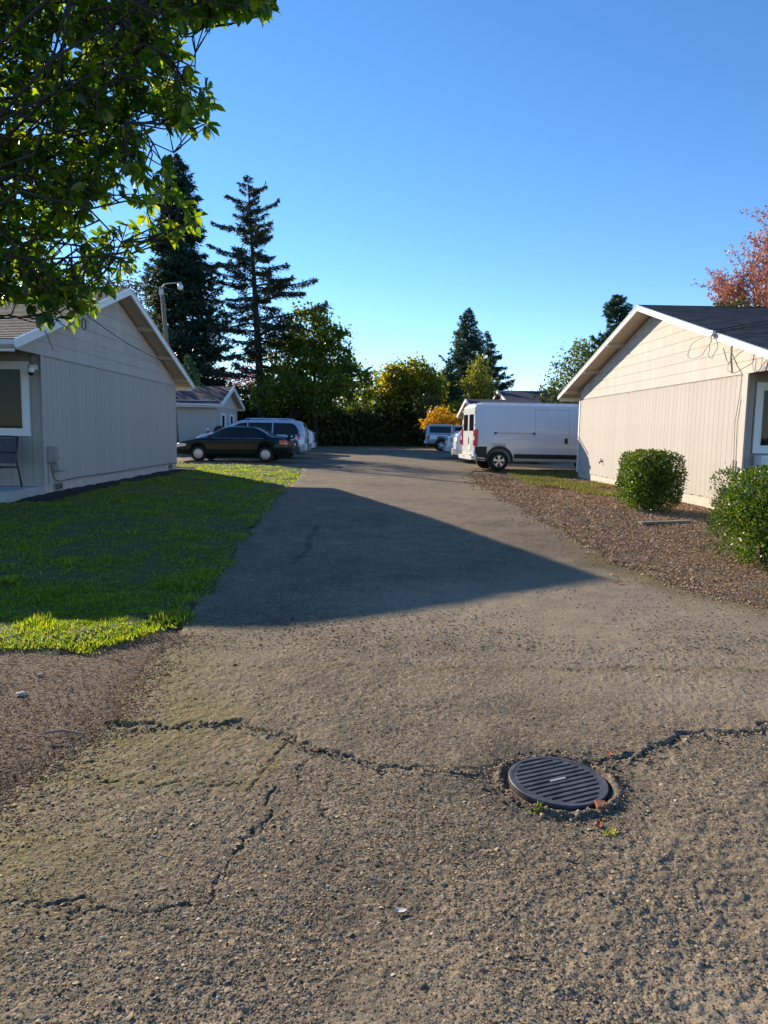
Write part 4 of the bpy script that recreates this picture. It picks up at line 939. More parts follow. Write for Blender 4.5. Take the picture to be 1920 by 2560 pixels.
def van(label, loc, rz):
    root = thing('cargo_van', label, 'van', loc, rz); W = 2.05; pt = 'white_paint'
    c = Car([(-3.0, .48, 1.2, 2.40, .97, .80), (-2.95, .42, 1.2, 2.47, 1.01, .84), (-2.7, .36, 1.2, 2.52, 1.025, .87), (1.0, .33, 1.2, 2.53, 1.025, .87), (1.5, .33, 1.2, 2.45, 1.02, .83), (2.35, .33, 1.15, 1.42, 1.0, .78), (2.8, .35, 1.0, 1.12, .96, .7), (3.0, .4, .8, .86, .8, .6)], 1, edge=.13)
    link('body', c.body((-2.08, 1.95), .43, W), pt, root, True)
    for x in (-2.08, 1.95):
        for sg in (-1, 1): wheel(root, x, sg*(W/2-.13), .365, .24, 'van', sg)
    for sg in (-1, 1):
        c.sidewin([(-2.22, 1.385, 1.425), (-.75, 1.375, 1.415)], sg, .02).build('door_track', 'rail', root)
        for x in (-2.24, -.77): P_(root, 'track_cap', 'black', (x-.035, sg*1.0, 1.365), (x+.035, sg*1.05, 1.435), .006)
        for x in (-.72, .62): seam(root, c, x, .36, 2.28, sg, w_=.011, mt='greybox')
        c.sidewin([(-.72, 2.275, 2.285), (.62, 2.275, 2.285)], sg, .003).build('door_seam', 'greybox', root)
        c.sidewin([(-2.9, 1.02, 1.028), (1.5, 1.01, 1.018)], sg, .0035).build('body_crease', 'rail', root)
        P_(root, 'door_handle', 'black', (.42, sg*1.02, 1.04), (.53, sg*1.05, 1.24), .02)
        c.sidewin([(-1.52, .47, .64), (1.45, .45, .62)], sg, .012).build('side_moulding', 'black', root)
        c.sidewin([(-2.99, .42, .90), (-2.56, .40, .90)], sg, .010).build('rear_cladding', 'black', root)
        fl = MB(); n = 20; o0, o1 = .415, .53
        for i in range(n+1):
            a = math.pi*(i/n)*1.06-.09
            for r in (o0, o1): 
                z = max(.36, .40+r*math.sin(a)); x = -2.08-r*math.cos(a)*(1.0); fl.v.append((x, sg*(c.yside(min(2.9, max(-2.98, x)), max(.45, z))+.016), z))
        fl.f = [(2*i, 2*i+1, 2*i+3, 2*i+2) for i in range(n)]; fl.build('wheel_arch_trim', 'black', root, True)
        # tall tail lamp wrapping the rear corner
        P_(root, 'tail_light', 'red', (-3.045, sg*.82, .92), (-2.90, sg*1.028, 1.52), .035)
        P_(root, 'tail_light_lens', 'lens', (-3.05, sg*.86, 1.12), (-2.98, sg*1.02, 1.26), .012)
        P_(root, 'rear_door_window', 'carglass', (-3.012, sg*.10, 1.46), (-2.985, sg*.76, 2.08), .012)
        P_(root, 'rear_door', pt, (-3.008, sg*.012, .55), (-2.94, sg*.80, 2.34), .02)
        for z in (.75, 1.7, 2.2): P_(root, 'door_hinge', pt, (-3.03, sg*.83, z-.04), (-2.96, sg*.93, z+.04), .008)
        P_(root, 'head_light', 'lens', (2.5, sg*.78, .92), (2.75, sg*.97, 1.08), .03); P_(root, 'side_mirror', 'black', (1.62, sg*1.03, 1.25), (1.76, sg*1.28, 1.65), .04)
        c.sidewin([(1.0, 1.28, 1.95), (1.55, 1.26, 1.92), (2.1, 1.24, 1.42)], sg).build('cab_window', 'carglass', root, True)
        MB().tube([(-2.8, sg*.88, 2.50), (1.0, sg*.88, 2.515)], .022, 6).build('roof_gutter', pt, root)
    c.topglass(2.3, 1.5, .93, .9).build('windshield', 'carglass', root, True)
    P_(root, 'door_handle', 'black', (-3.03, -.10, .98), (-3.0, -.05, 1.22), .008)
    P_(root, 'rear_bumper', pt, (-3.13, -.99, .40), (-2.93, .99, .56), .03); P_(root, 'bumper_step', 'rail', (-3.10, -.55, .561), (-2.98, .55, .60), .008)
    P_(root, 'license_plate', 'plate', (-3.03, -.42, .74), (-3.012, -.10, .88), .004)
    P_(root, 'brake_light', 'red', (-2.985, -.16, 2.37), (-2.95, .16, 2.40), .005)
    for x in (-2.93,):
        for y in (-.7, .7): P_(root, 'clearance_light', 'red', (x-.03, y-.05, 2.45), (x+.03, y+.05, 2.475), .006)
    return root
van('white high roofed cargo van with red tail lamps behind the sunlit house', (6.5, 27.48, gz(5, 27)+.0), rad(7))
sedan('dark green four door sedan with pale hubcaps parked by the lawn', (-5.68, 29.35, gz(-6, 29.4)), math.pi-rad(4.), 'green_paint')
minivan('silver minivan with roof rails parked behind the green sedan', (-5.75, 33.3, gz(-6, 33)), math.pi-rad(1.5), 'silver_paint')
hatch('white car with a rear spoiler mostly hidden beyond the silver minivan', (-5.55, 38.6, gz(-5, 38)), math.pi, 'white_paint')
pickup('silver pickup truck with a canopy over its bed at the far lot', (6.1, 49.6, .2), rad(0), 'silver_paint')
hatch('white hatchback half hidden between the cargo van and the pickup', (5.72, 32.1, gz(5,32)), rad(-2), 'white_paint', sx=1., sz=1.05)
hatch('low white car with its bumper showing beside the pickup wheel', (5.85, 35.7, .19), rad(0), 'white_paint', sx=1.05, sz=.92)

# ------------------------------------------------------------------ light pole, grill, hydrant-like post
pl = thing('light_pole', 'leaning wooden pole with a yard lamp in front of the small garage', 'light pole', (-10.05, 36, .2))
MB().tube([(-9.95, 36, .0), (-10.15, 36, 2.6), (-10.42, 36, 5.6), (-10.62, 36, 8.35)], [.135, .125, .11, .095], 12).build('pole', 'woodpole', pl, True, world=True)
MB().tube([(-10.60, 35.9, 8.05), (-10.56, 35.88, 8.33), (-10.40, 35.86, 8.46), (-10.1, 35.85, 8.50), (-9.75, 35.85, 8.52)], .03, 8).build('arm', 'metal', pl, True, world=True)
hd = MB().lathe([(0, .18), (.05, .17), (.08, .11), (.125, .05), (.13, 0)], 20, 'z', (-9.66, 35.85, 8.38)).build('lamp_housing', 'metal', pl, True, world=True)
MB().lathe([(.129, .0), (.135, -.08), (.115, -.17), (.06, -.20), (0, -.205)], 20, 'z', (-9.66, 35.85, 8.38)).build('lamp_globe', 'lamp', pl, True, world=True)
MB().box((-10.72, 35.86, 7.95), (-10.52, 35.93, 8.2)).build('bracket', 'metal', pl, world=True)
MB().tube([(-10.6, 36.05, 8.1), (-12.5, 37.5, 7.7), (-15, 39.5, 7.5)], .012, 6).build('wire', 'cable', pl, world=True)
bq = thing('kettle_grill', 'dark domed kettle grill by the garage wall beyond the silver hood', 'grill', (-8.0, 36.6, .2))
MB().lathe([(0, 1.42), (.12, 1.41), (.22, 1.34), (.28, 1.23), (.30, 1.12), (.29, 1.04), (.22, .94), (.1, .87), (0, .86)], 24, 'z', (-8.0, 36.6, .2)).build('bowl', 'darkbark', bq, True, world=True)
for k in range(3):
    a = 2.1*k+.4; MB().tube([(-8.0+.2*math.cos(a), 36.6+.2*math.sin(a), 1.12), (-8.0+.36*math.cos(a), 36.6+.36*math.sin(a), .2)], .02, 6).build('leg', 'metal', bq, world=True)
MB().tube([(-8.1, 36.6, 1.62), (-8.06, 36.6, 1.66), (-7.94, 36.6, 1.66), (-7.9, 36.6, 1.62)], .012, 6).build('handle', 'black', bq, world=True)
MAT['redpaint'] = simple('red_paint', (.42, .05, .03), .5)
ps = thing('marker_post', 'short red post with a white cap beside the grill', 'post', (-8.5, 36.3, .2))
MB().lathe([(0, 0), (.06, 0), (.055, 1.1), (.07, 1.12), (.07, 1.18), (0, 1.18)], 14, 'z', (-8.5, 36.3, .2)).build('shaft', 'redpaint', ps, world=True)
MB().lathe([(.072, 1.181), (.075, 1.23), (.05, 1.28), (0, 1.29)], 14, 'z', (-8.5, 36.3, .2)).build('cap', 'white', ps, True, world=True)

# ------------------------------------------------------------------ drain grate
dz = gz(*DR)-.012
dr = thing('drain_grate', 'round slotted cast iron drain grate set in the cracked asphalt', 'drain grate', (DR[0], DR[1], dz)); dr.rotation_euler = (rad(1.2), rad(1.0), 0)
n = 72; R_ = DR_R; Ri = R_-.020; lid = MB()
lid.lathe([(R_-.004, -.035), (R_, -.03), (R_, -.002), (R_-.003, .001), (Ri, .001), (Ri, -.03)], n, 'z', (0, 0, .028)); lid.build('rim', 'iron', dr, False)
sa = rad(24); pitch = .0335; slot = .0150; nb = 13; ca, sn = math.cos(sa), math.sin(sa)
def rotp(u, v): return (u*ca-v*sn, u*sn+v*ca)
def chord(v): return math.sqrt(max(0, (Ri+.004)**2-v*v))
for i in range(nb+1):
    v0 = (i-nb/2)*pitch-pitch/2+slot/2; v1 = v0+pitch-slot
    v0, v1 = max(v0, -Ri), min(v1, Ri)
    if v1-v0 < .004: continue
    u = [chord(v0), chord(v1)]
    b_ = MB(); q = [rotp(-u[0], v0), rotp(u[0], v0), rotp(u[1], v1), rotp(-u[1], v1)]
    b_.add([(*p, .0275) for p in q]+[(*p, .0) for p in q], [(0, 1, 2, 3), (7, 6, 5, 4), (0, 4, 5, 1), (1, 5, 6, 2), (2, 6, 7, 3), (3, 7, 4, 0)]); b_.build('bar', 'iron', dr)
for i in range(nb):   # solid ends of the slots, next to the rim
    v0 = (i+1-nb/2)*pitch-pitch/2-slot/2; v1 = v0+slot; vm = (v0+v1)/2
    if abs(vm) > Ri-.012: continue
    ue = chord(vm); ul = max(.02, ue-.022-.014*abs(vm)/Ri)
    for s in (-1, 1):
        q = [rotp(s*ul, v0), rotp(s*ue, v0), rotp(s*ue, v1), rotp(s*ul, v1)]
        MB().add([(*p, .0270) for p in q]+[(*p, .002) for p in q], [(0, 1, 2, 3), (7, 6, 5, 4), (0, 4, 5, 1), (1, 5, 6, 2), (2, 6, 7, 3), (3, 7, 4, 0)]).build('slot_end', 'iron', dr)
MB().lathe([(0, -.055), (.24, -.055)], 40, 'z').build('pit_floor', 'dark', dr)
MB().lathe([(R_+.012, -.08), (R_+.012, -.004), (R_+.002, -.002), (R_+.002, -.08)], n, 'z').build('seat_ring', 'rust', dr)
mk = MB(); mk.box((-.045, -.006, .0282), (.045, .006, .0305)); mk.v = [(*rotp(a, b), c) for a, b, c in mk.v]; mk.build('lifting_mark', 'rail', dr)
tb = MB().box((.115, -.245, .0), (.165, -.19, .036)); tb.build('rusty_lug', 'rust', dr, bevel=.004)

# ------------------------------------------------------------------ little things lying about
def fallen(x, y, label, col, size, rot, curl=.25, z=None, group=None):
    mt = 'fl_%s' % col
    if mt not in MAT: MAT[mt] = simple('fallen_leaf_'+col, {'orange': (.42, .13, .04), 'red': (.40, .07, .03), 'yellow': (.55, .38, .06), 'brown': (.16, .085, .05), 'tan': (.42, .27, .14), 'pale': (.6, .56, .5)}[col], .7, .25, 40)
    mb = MB(); n_ = 7
    for i in range(n_):
        q = i/(n_-1); w_ = .24*math.sin(math.pi*min(1, q*.96+.03))**.8; zz = curl*(q-.5)**2
        mb.v += [(q-.5, -w_, zz+.08), (q-.5, 0, zz), (q-.5, w_, zz+.08)]
    mb.f = [(3*i+k, 3*i+k+1, 3*i+k+4, 3*i+k+3) for i in range(n_-1) for k in range(2)]
    o_ = mb.build('fallen_leaf', mt, smooth=True); o_.scale = (size,)*3; o_.rotation_euler = (random.uniform(-.2, .2), random.uniform(-.2, .2), rot)
    o_.location = (x, y, (float(road_z(np.array([x]), np.array([y]))[0]) if z is None else z)+.006); tag(o_, label, 'leaf', group)
fallen(1.30, 3.53, 'curled brown leaf behind the drain grate by the crack', 'brown', .075, .4)
fallen(1.235, 3.50, 'small red leaf behind the drain grate', 'red', .045, 1.9)
fallen(.97, 2.83, 'small red leaf on the asphalt in front of the drain grate', 'red', .05, 1.4)
fallen(.88, 2.46, 'curved tan seed leaf on bare asphalt in front of the drain', 'tan', .055, 2.0)
fallen(-.27, 3.50, 'orange brown curled leaf lying in the main crack', 'orange', .085, .3, .5)
fallen(2.66, 7.55, 'small orange leaf on asphalt past the tip of the roof shadow', 'orange', .10, .2)
fallen(.11, 2.27, 'pale scrap on the asphalt in the open foreground', 'pale', .05, .3)
fallen(1.02, 2.79, 'tiny yellow leaf beside the red leaf in front of the drain', 'yellow', .03, .9)
for x, y, s in ((.74, 2.96, .05), (1.0, 2.77, .035)):
    n = 26; xy = np.column_stack([x+rng.normal(0, s*.35, n), y+rng.normal(0, s*.25, n)])
    blades('weed_tuft', 'tiny green weed tuft at the drain edge', xy, .030, .006, 'grass', .8, lambda a, b: road_z(a, b)-.002)
bd = thing('flat_board', 'weathered board half sunk in the gravel bed between the bushes', 'board', (4.97, 12.0, gz(5, 12)), math.atan2(.32, .99))
MB().box((-.52, -.06, -.01), (.52, .06, .035)).build('plank', 'plank', bd, bevel=.006)
def rock(x, y, s, label):
    bm = bmesh.new(); bmesh.ops.create_icosphere(bm, subdivisions=2, radius=1)
    for v in bm.verts: v.co *= 1+random.uniform(-.16, .16); v.co.z *= .5
    me = bpy.data.meshes.new('stone'); bm.to_mesh(me); bm.free(); o_ = link('stone', me, 'slab', None, True); o_.scale = (s, s*.6, s*.7); o_.location = (x, y, gz(x, y)+s*.08); o_.rotation_euler = (0, 0, random.uniform(0, 3)); tag(o_, label, 'stone')
rock(-2.17, 4.27, .036, 'pale flat stone on the bark chips below the lawn'); rock(-2.22, 4.62, .024, 'smaller grey stone on the bark chips nearer the grass')
tw = MB().tube([(-1.75, 3.66, -.18), (-1.66, 3.68, -.172), (-1.55, 3.66, -.18)], .008, 6).build('fallen_stick', 'plank'); tag(tw, 'short brown stick on the mossy asphalt edge', 'stick')
# ------------------------------------------------------------------ vegetation
def lm(name, cols, **k):
    MAT[name] = leafmat(name, cols, **k); return name
def shrub_box(name, label, c, sx, sy, sz, n, leaf, expo=3.2, parts=0):
    """clipped bush: leaves on the shell of a rounded box, dark twigs inside"""
    root = thing(name, label, 'bush', c)
    d = rng.normal(size=(n, 3)); d /= np.linalg.norm(d, axis=1, keepdims=True)
    r = (np.abs(d[:, 0])**expo+np.abs(d[:, 1])**expo+np.abs(d[:, 2])**expo)**(-1/expo)
    lump = .90+.14*(vn(d[:, 0]*2.6+9, d[:, 1]*3+d[:, 2]*4, 91))+.09*(vn(d[:, 0]*9+2, d[:, 1]*9+d[:, 2]*8, 92))
    depth = 1-np.abs(rng.normal(0, .08, n))+.10*(rng.random(n) < .015); p = d*(r*lump*depth)[:, None]
    # sparse skirt and gaps
    gap = vn(p[:, 0]*4+5, p[:, 2]*4+p[:, 1]*4, 93); keep = (gap > .34) | (depth < .9)
    keep &= ~((p[:, 2] < -.80) & (rng.uniform(size=n) < .6))
    p, d = p[keep], d[keep]; q = p*np.array([sx, sy, sz/2])+np.array([0, 0, sz/2+.03])
    fr = rot_frames(len(q), d*np.array([1, 1, .6])+np.array([0, 0, .45]), .55)
    s = leaf*rng.uniform(.6, 1.25, len(q)); sc = np.stack([s, s*1.25, s], 1)
    order = np.argsort(q[:, 1]); m_ = parts
    idx = order[:m_] if m_ else []
    for i in idx:
        me = _leafmesh('hedge_leaf', LEAF2); o_ = link('leaf', me, 'hedge', root); M_ = Matrix([list(map(float, fr[i, k]*s[i]))+[float(q[i, k])] for k in range(3)]+[[0, 0, 0, 1]]); o_.matrix_basis = M_
    rest = order[m_:]
    v, f = scatter(*LEAF2, q[rest], fr[rest], sc[rest]); o_ = npmesh('foliage', v, f, 'hedge', root); o_['kind'] = 'stuff'
    tw_ = MB()
    for k in range(26):
        a = random.uniform(0, 6.28); e = Vector((math.cos(a)*sx*random.uniform(.3, .8), math.sin(a)*sy*random.uniform(.3, .8), random.uniform(.35, .9)*sz))
        b = Vector((random.uniform(-.12, .12), random.uniform(-.12, .12), -.05)); tw_.tube([b, b.lerp(e, .5)+Vector((0, 0, .08)), e], [.016, .011, .004], 5)
    tw_.build('stems', 'bark', root)
    # dense dark interior of small old leaves
    n2 = n//4; d2 = rng.normal(size=(n2, 3)); d2 /= np.linalg.norm(d2, axis=1, keepdims=True); r2 = (np.sum(np.abs(d2)**expo, 1))**(-1/expo)
    p2 = d2*(r2*rng.uniform(.35, .84, n2))[:, None]*np.array([sx, sy, sz/2])+np.array([0, 0, sz/2+.03])
    v, f = scatter(*LEAF2, p2, rot_frames(n2), np.full(n2, leaf*2.0)); o_ = npmesh('inner_foliage', v, f, 'hedge', root); o_['kind'] = 'stuff'
    return root
_lmc = {}
def _leafmesh(nm, T):
    if nm not in _lmc:
        me = bpy.data.meshes.new(nm); me.from_pydata(T[0], [], T[1]); _lmc[nm] = me
    return _lmc[nm]
shrub_box('clipped_bush', 'clipped round bush against the sunlit wall', (5.38, 13.85, gz(5.4, 13.8)), .535, .53, 1.10, 13000, .046, 4.2)
shrub_box('clipped_bush', 'larger squarish clipped bush close to the driveway edge, in front of the right house window', (5.02, 8.75, gz(5, 8.7)), .65, .62, 1.14, 20000, .037, 5.5, 250)

def limb_path(a, b, sag=.1, n=6, wob=.08):
    a, b = Vector(a), Vector(b); L = (b-a).length
    return [a.lerp(b, i/n)+Vector((random.uniform(-wob, wob), random.uniform(-wob, wob), random.uniform(-wob, wob)))*L*.5*(0 < i < n)+Vector((0, 0, sag*L*math.sin(math.pi*i/n))) for i in range(n+1)]
def broadleaf(name, label, base, h, lobes, mat, leaf, ncl, per, cr=.5, bark='bark', trunk_r=.16, cat='tree', group=None, gapk=.0):
    """lobes: list of (dx, dy, z, rx, rz) ellipsoids of the crown; leaves hang in clusters"""
    root = thing(name, label, cat, base, 0, group)
    tk = MB(); zt = h*.42; tk.tube(limb_path((0, 0, -.2), (random.uniform(-.2, .2), random.uniform(-.2, .2), zt), 0, 5, .03), [trunk_r, trunk_r*.85, trunk_r*.8, trunk_r*.72, trunk_r*.66, trunk_r*.6], 8)
    tk.build('trunk', bark, root, True)
    lb = MB(); cl = []; vol = np.array([l[3]**2*l[4] for l in lobes]); pr = vol/vol.sum()
    for (dx, dy, z, rx_, rz_) in lobes:
        e = Vector((dx, dy, z)); lb.tube(limb_path((0, 0, zt*random.uniform(.6, .98)), e, .05, 5), [trunk_r*.5, trunk_r*.4, trunk_r*.32, trunk_r*.24, trunk_r*.16, trunk_r*.08], 6)
        for _ in range(5):
            d = Vector((random.gauss(0, 1), random.gauss(0, 1), random.gauss(.2, .8))).normalized(); t_ = e+Vector((d.x*rx_, d.y*rx_, d.z*rz_))*.9
            lb.tube(limb_path(e.lerp(Vector((0, 0, zt)), .25), t_, .04, 4), [trunk_r*.2, trunk_r*.15, trunk_r*.11, trunk_r*.07, trunk_r*.03], 5)
    lb.build('limbs', bark, root, True)['kind'] = 'stuff'
    k = rng.choice(len(lobes), ncl, p=pr); L = np.array(lobes); d = rng.normal(size=(ncl, 3)); d /= np.linalg.norm(d, axis=1, keepdims=True); rr = rng.uniform(.15, 1, ncl)**.42
    cc = L[k][:, :3]+d*rr[:, None]*np.stack([L[k][:, 3], L[k][:, 3], L[k][:, 4]], 1)
    q = np.repeat(cc, per, 0)+rng.normal(size=(ncl*per, 3))*cr*np.array([1, 1, .7])*rng.uniform(.5, 1.2, (ncl*per, 1))
    fr = rot_frames(len(q), np.tile([0, 0, -.5], (len(q), 1)), 1.0); s = leaf*rng.uniform(.6, 1.3, len(q))
    v, f = scatter(*LEAF2, q, fr, np.stack([s, s*1.5, s], 1)); o_ = npmesh('crown', v, f, mat, root); o_['kind'] = 'stuff'
    return root
def conifer(name, label, base, h, prof, mat, nb, per, nl, bark='darkbark', droop=.25, upturn=.12, z0=.06, tr=.3, thin=1., lean=(0, 0), cat='tree', clus=.22, extra=(), wob=.25, slf=None):
    """branches in whorls; prof(t) crown radius at relative height t"""
    root = thing(name, label, cat, base); bx = lambda z: Vector((lean[0]*z/h, lean[1]*z/h, z))
    tk = MB(); tk.tube([bx(h*i/10)-Vector((0, 0, .2 if i == 0 else 0)) for i in range(11)], [tr*(1-.93*i/10) for i in range(11)], 8); tk.build('trunk', bark, root, True)
    br = MB(); P0, A0, S0 = [], [], []
    todo = []
    for i in range(nb):
        t = z0+(1-z0)*((i+random.random())/nb)**.92; todo.append((t, random.uniform(0, 6.283), prof(t)*random.uniform(.62, 1.15)))
    todo += list(extra)
    for t, a, L in todo:
        if L < .08: L = .08
        o_ = bx(t*h); d = Vector((math.cos(a), math.sin(a), 0)); n = 6; pts = []
        sl = slf(t) if slf else random.uniform(-.10, .25)*(1-t)+.35*max(0, t-.6)
        for k in range(n+1):
            q = k/n; pts.append(o_+d*L*q+Vector((0, 0, L*(sl*q-droop*q*q*1.6+upturn*q**3*2.2)))+Vector((random.uniform(-1, 1), random.uniform(-1, 1), random.uniform(-.5, .5)))*L*.03*wob*4*(k > 0))
        r0_ = .012+.018*L; br.tube(pts, [r0_*(1-.88*k/n) for k in range(n+1)], 4, cap=False)
        m_ = max(4, int(per*(.35+L)*thin)); u = rng.uniform(.12, 1.03, m_)**.8; pp = np.array([list(p) for p in pts]); idx = np.clip(u*n, 0, n-.001); i0 = idx.astype(int); fr_ = (idx-i0)[:, None]
        p = pp[i0]*(1-fr_)+pp[i0+1]*fr_; side = np.cross(np.array(d), [0, 0, 1.])
        wspread = clus*(1-.72*u)*(.35+.4*L)
        p = p+side[None]*rng.normal(size=(m_, 1))*wspread[:, None]+np.array([0, 0, -1.])*np.abs(rng.normal(size=(m_, 1)))*(.10+.10*clus)*(.4+.3*L*(1-u[:, None]*.7))
        ax = np.array(d)[None]*.7+side[None]*np.sign(rng.normal(size=(m_, 1)))*.6+np.array([0, 0, -.35])
        P0.append(p); A0.append(ax); S0.append(nl*rng.uniform(.6, 1.3, m_)*(.55+.45*min(1, L/1.5)))
    br.build('branches', bark, root, True)['kind'] = 'stuff'
    # leader
    q = np.concatenate(P0); ax = np.concatenate(A0); s = np.concatenate(S0)
    fr = rot_frames(len(q), ax, .55); v, f = scatter(*NEEDLE, q, fr, np.stack([s, s*1.5, s], 1)); o_ = npmesh('crown', v, f, mat, root); o_['kind'] = 'stuff'
    return root
lm('sequoia_needles', [(.014, .034, .024), (.024, .055, .034), (.042, .078, .04)], transl=.12, rough=.6, spec=.2)
lm('cedar_needles', [(.026, .038, .032), (.045, .06, .042), (.075, .082, .046)], transl=.15, rough=.6, spec=.2)
lm('blue_needles', [(.03, .058, .048), (.05, .088, .064), (.08, .12, .08)], transl=.15, rough=.6, spec=.2)
lm('lightspruce', [(.03, .075, .045), (.045, .10, .06), (.07, .13, .075)], transl=.2, rough=.6, spec=.2)
lm('spruce_needles', [(.018, .05, .03), (.032, .075, .042), (.05, .095, .05)], transl=.15, rough=.6, spec=.2)
lm('maple_leaves', [(.03, .06, .010), (.055, .09, .012), (.11, .14, .014), (.24, .18, .02)], transl=.5, tcol=(2.4, 2.3, .5), clump=.55)
lm('gold_maple_leaves', [(.05, .085, .010), (.10, .135, .014), (.22, .21, .02), (.46, .32, .025)], transl=.5, tcol=(2.2, 2.0, .4), clump=.6)
lm('green_leaves', [(.04, .07, .010), (.08, .115, .012), (.14, .165, .014), (.22, .2, .02)], transl=.5, tcol=(2.0, 2.0, .5), clump=.5)
lm('dark_leaves', [(.016, .026, .010), (.034, .05, .014), (.07, .085, .018), (.13, .13, .03)], transl=.42, tcol=(1.7, 1.7, .5), clump=.5)
lm('yellow_leaves', [(.30, .22, .015), (.50, .33, .02), (.62, .36, .02), (.62, .26, .03)], transl=.40, tcol=(1.5, 1.3, .4), clump=.3)
lm('lime_leaves', [(.11, .14, .016), (.18, .20, .022), (.27, .25, .03)], transl=.40, tcol=(1.7, 1.6, .5), clump=.3)
lm('olive_leaves', [(.05, .06, .025), (.09, .09, .035), (.13, .115, .055)], transl=.3, tcol=(1.6, 1.5, .7), clump=.4)
lm('red_twigs', [(.36, .15, .11), (.48, .22, .16), (.60, .32, .22)], transl=.3, tcol=(1.3, 1.1, .9))
lm('pink_leaves', [(.30, .10, .10), (.42, .17, .16)], transl=.35, tcol=(1.4, 1.1, 1.1))

def at(px, d):  # lateral position of a thing seen at photo column px at depth d
    return (px-941)/1775*d
Z0 = .2
# tall dense sequoia and deodar cedar beyond the garage
conifer('sequoia_tree', 'tallest dense dark conifer with a pointed top, beyond the garage', (at(474, 60), 60, Z0), 23.2, lambda t: (5.4*(1-t)**.66*(.95+.12*math.sin(t*23)) if t > .12 else 4.9), 'sequoia_needles', 470, 50, .40, droop=.30, upturn=.22, z0=.07, tr=.55, clus=.55, lean=(-.5, 0))
def deo(t): return 6.6*(1-t)**.72*(.50+.55*abs(math.sin(t*17+.4)))
conifer('cedar_tree', 'tall open cedar with ragged drooping branches, right of the dense conifer', (at(664, 57), 57, Z0), 20.6, deo, 'cedar_needles', 110, 90, .30, droop=.24, upturn=.16, z0=.22, tr=.42, clus=.34, lean=(-1.2, 0), bark='darkbark', slf=lambda t: random.uniform(-.12, .35)+random.uniform(.2, 1.1)*max(0, t-.45),
        extra=[(.47, -.15, 5.4), (.60, .05, 4.8), (.58, .2, 3.6), (.40, .0, 4.8), (.70, 2.9, 3.6), (.80, 3.2, 2.9), (.90, 2.8, 1.9), (.86, .3, 2.2), (.93, .1, 1.3), (.62, 3.1, 3.8), (.52, 3.3, 3.3), (.36, 3.0, 3.4)])
conifer('small_spruce', 'small bright green spruce between the light pole and the garage roof', (at(478, 46), 46, Z0), 5.9, lambda t: 2.2*(1-t)**.8, 'lightspruce', 150, 26, .30, droop=.05, upturn=.2, tr=.14, clus=.35)
broadleaf('leafy_tree', 'thin leafed tree showing behind the brown shingle roof ridge', (at(300, 46), 46, Z0), 12.5, [(0, 0, 8.5, 2.6, 2.6), (1.4, 0, 10.2, 1.6, 1.8), (-2, 0, 7, 2.2, 2.2), (2.0, .3, 6.2, 1.6, 2.0)], 'olive_leaves', .20, 200, 22, .5, 'greybark', .2)
# maples and hedge at the far left of the lot
broadleaf('maple_tree', 'broad autumn maple with olive crown beside the open cedar', (at(790, 57), 57, Z0), 11.3, [(-.3, 0, 9.0, 2.1, 2.2), (-2.4, .5, 7.2, 1.9, 2.0), (1.6, 0, 7.2, 2.1, 2.0), (3.0, -.3, 5.2, 1.7, 1.9), (.3, -.6, 5.6, 2.6, 2.2), (-2.3, -.3, 4.9, 2.1, 1.8)], 'maple_leaves', .29, 480, 26, .36, 'darkbark', .26)
broadleaf('maple_tree', 'low yellow green maple in front of the cedar trunk', (at(735, 53), 53, Z0), 6.0, [(0, 0, 4.3, 1.9, 1.2), (1.6, .2, 3.7, 1.6, 1.2), (-1.5, 0, 3.6, 1.5, 1.1), (3.0, .2, 4.6, 1.4, 1.1)], 'maple_leaves', .26, 220, 24, .34, 'darkbark', .14)
broadleaf('pink_tree', 'distant pale pink autumn tree glimpsed through the cedar', (at(610, 78), 78, Z0), 8.5, [(0, 0, 6.6, 2.4, 1.9), (2.6, 0, 6.0, 1.9, 1.5), (-2.5, 0, 5.8, 1.9, 1.5)], 'pink_leaves', .26, 120, 18, .6, 'greybark', .15)
hedge = [(-12.3, 60.5, 5.2, 2.4), (-9.6, 59.5, 4.6, 2.3), (-7.2, 60.5, 4.9, 2.4), (-4.9, 61.5, 4.4, 2.3), (-2.6, 63, 4.2, 2.2), (-.4, 64.5, 3.9, 2.2), (1.8, 65.5, 3.9, 2.2), (4.0, 66.5, 3.6, 2.1), (6.3, 67, 3.4, 2.2), (-15.0, 58, 4.5, 2.4)]
for i, (x, y, h, r) in enumerate(hedge):
    broadleaf('hedge_shrub', 'dark shaded shrub in the tall hedge along the far end of the lot', (x, y, Z0), h, [(0, 0, h*.62, r*.8, h*.38), (r*.5, -.3, h*.32, r*.75, h*.32), (-r*.5, -.3, h*.34, r*.75, h*.33), (0, -.9, h*.2, r*.9, h*.2)], 'dark_leaves', .26, 300, 24, .42, 'darkbark', .10, 'shrub', 'hedge shrubs at the far end of the lot')
broadleaf('maple_tree', 'round golden tree in the middle of the far tree line', (at(1022, 66), 66, Z0), 8.6, [(0, 0, 6.0, 2.4, 1.9), (-1.5, 0, 5.2, 1.8, 1.7), (1.6, .3, 5.8, 1.8, 1.5), (-1.0, -.5, 3.7, 1.6, 1.5), (1.6, -.2, 4.0, 1.5, 1.4)], 'gold_maple_leaves', .29, 420, 26, .38, 'darkbark', .2)
broadleaf('leafy_tree', 'dark green tree between the olive maple and the golden tree', (at(945, 68), 68, Z0), 7.2, [(0, 0, 5.0, 1.9, 1.9), (-1.8, 0, 4.2, 1.7, 1.7), (1.5, 0, 3.6, 1.5, 1.5)], 'green_leaves', .25, 200, 22, .45, 'darkbark', .16)
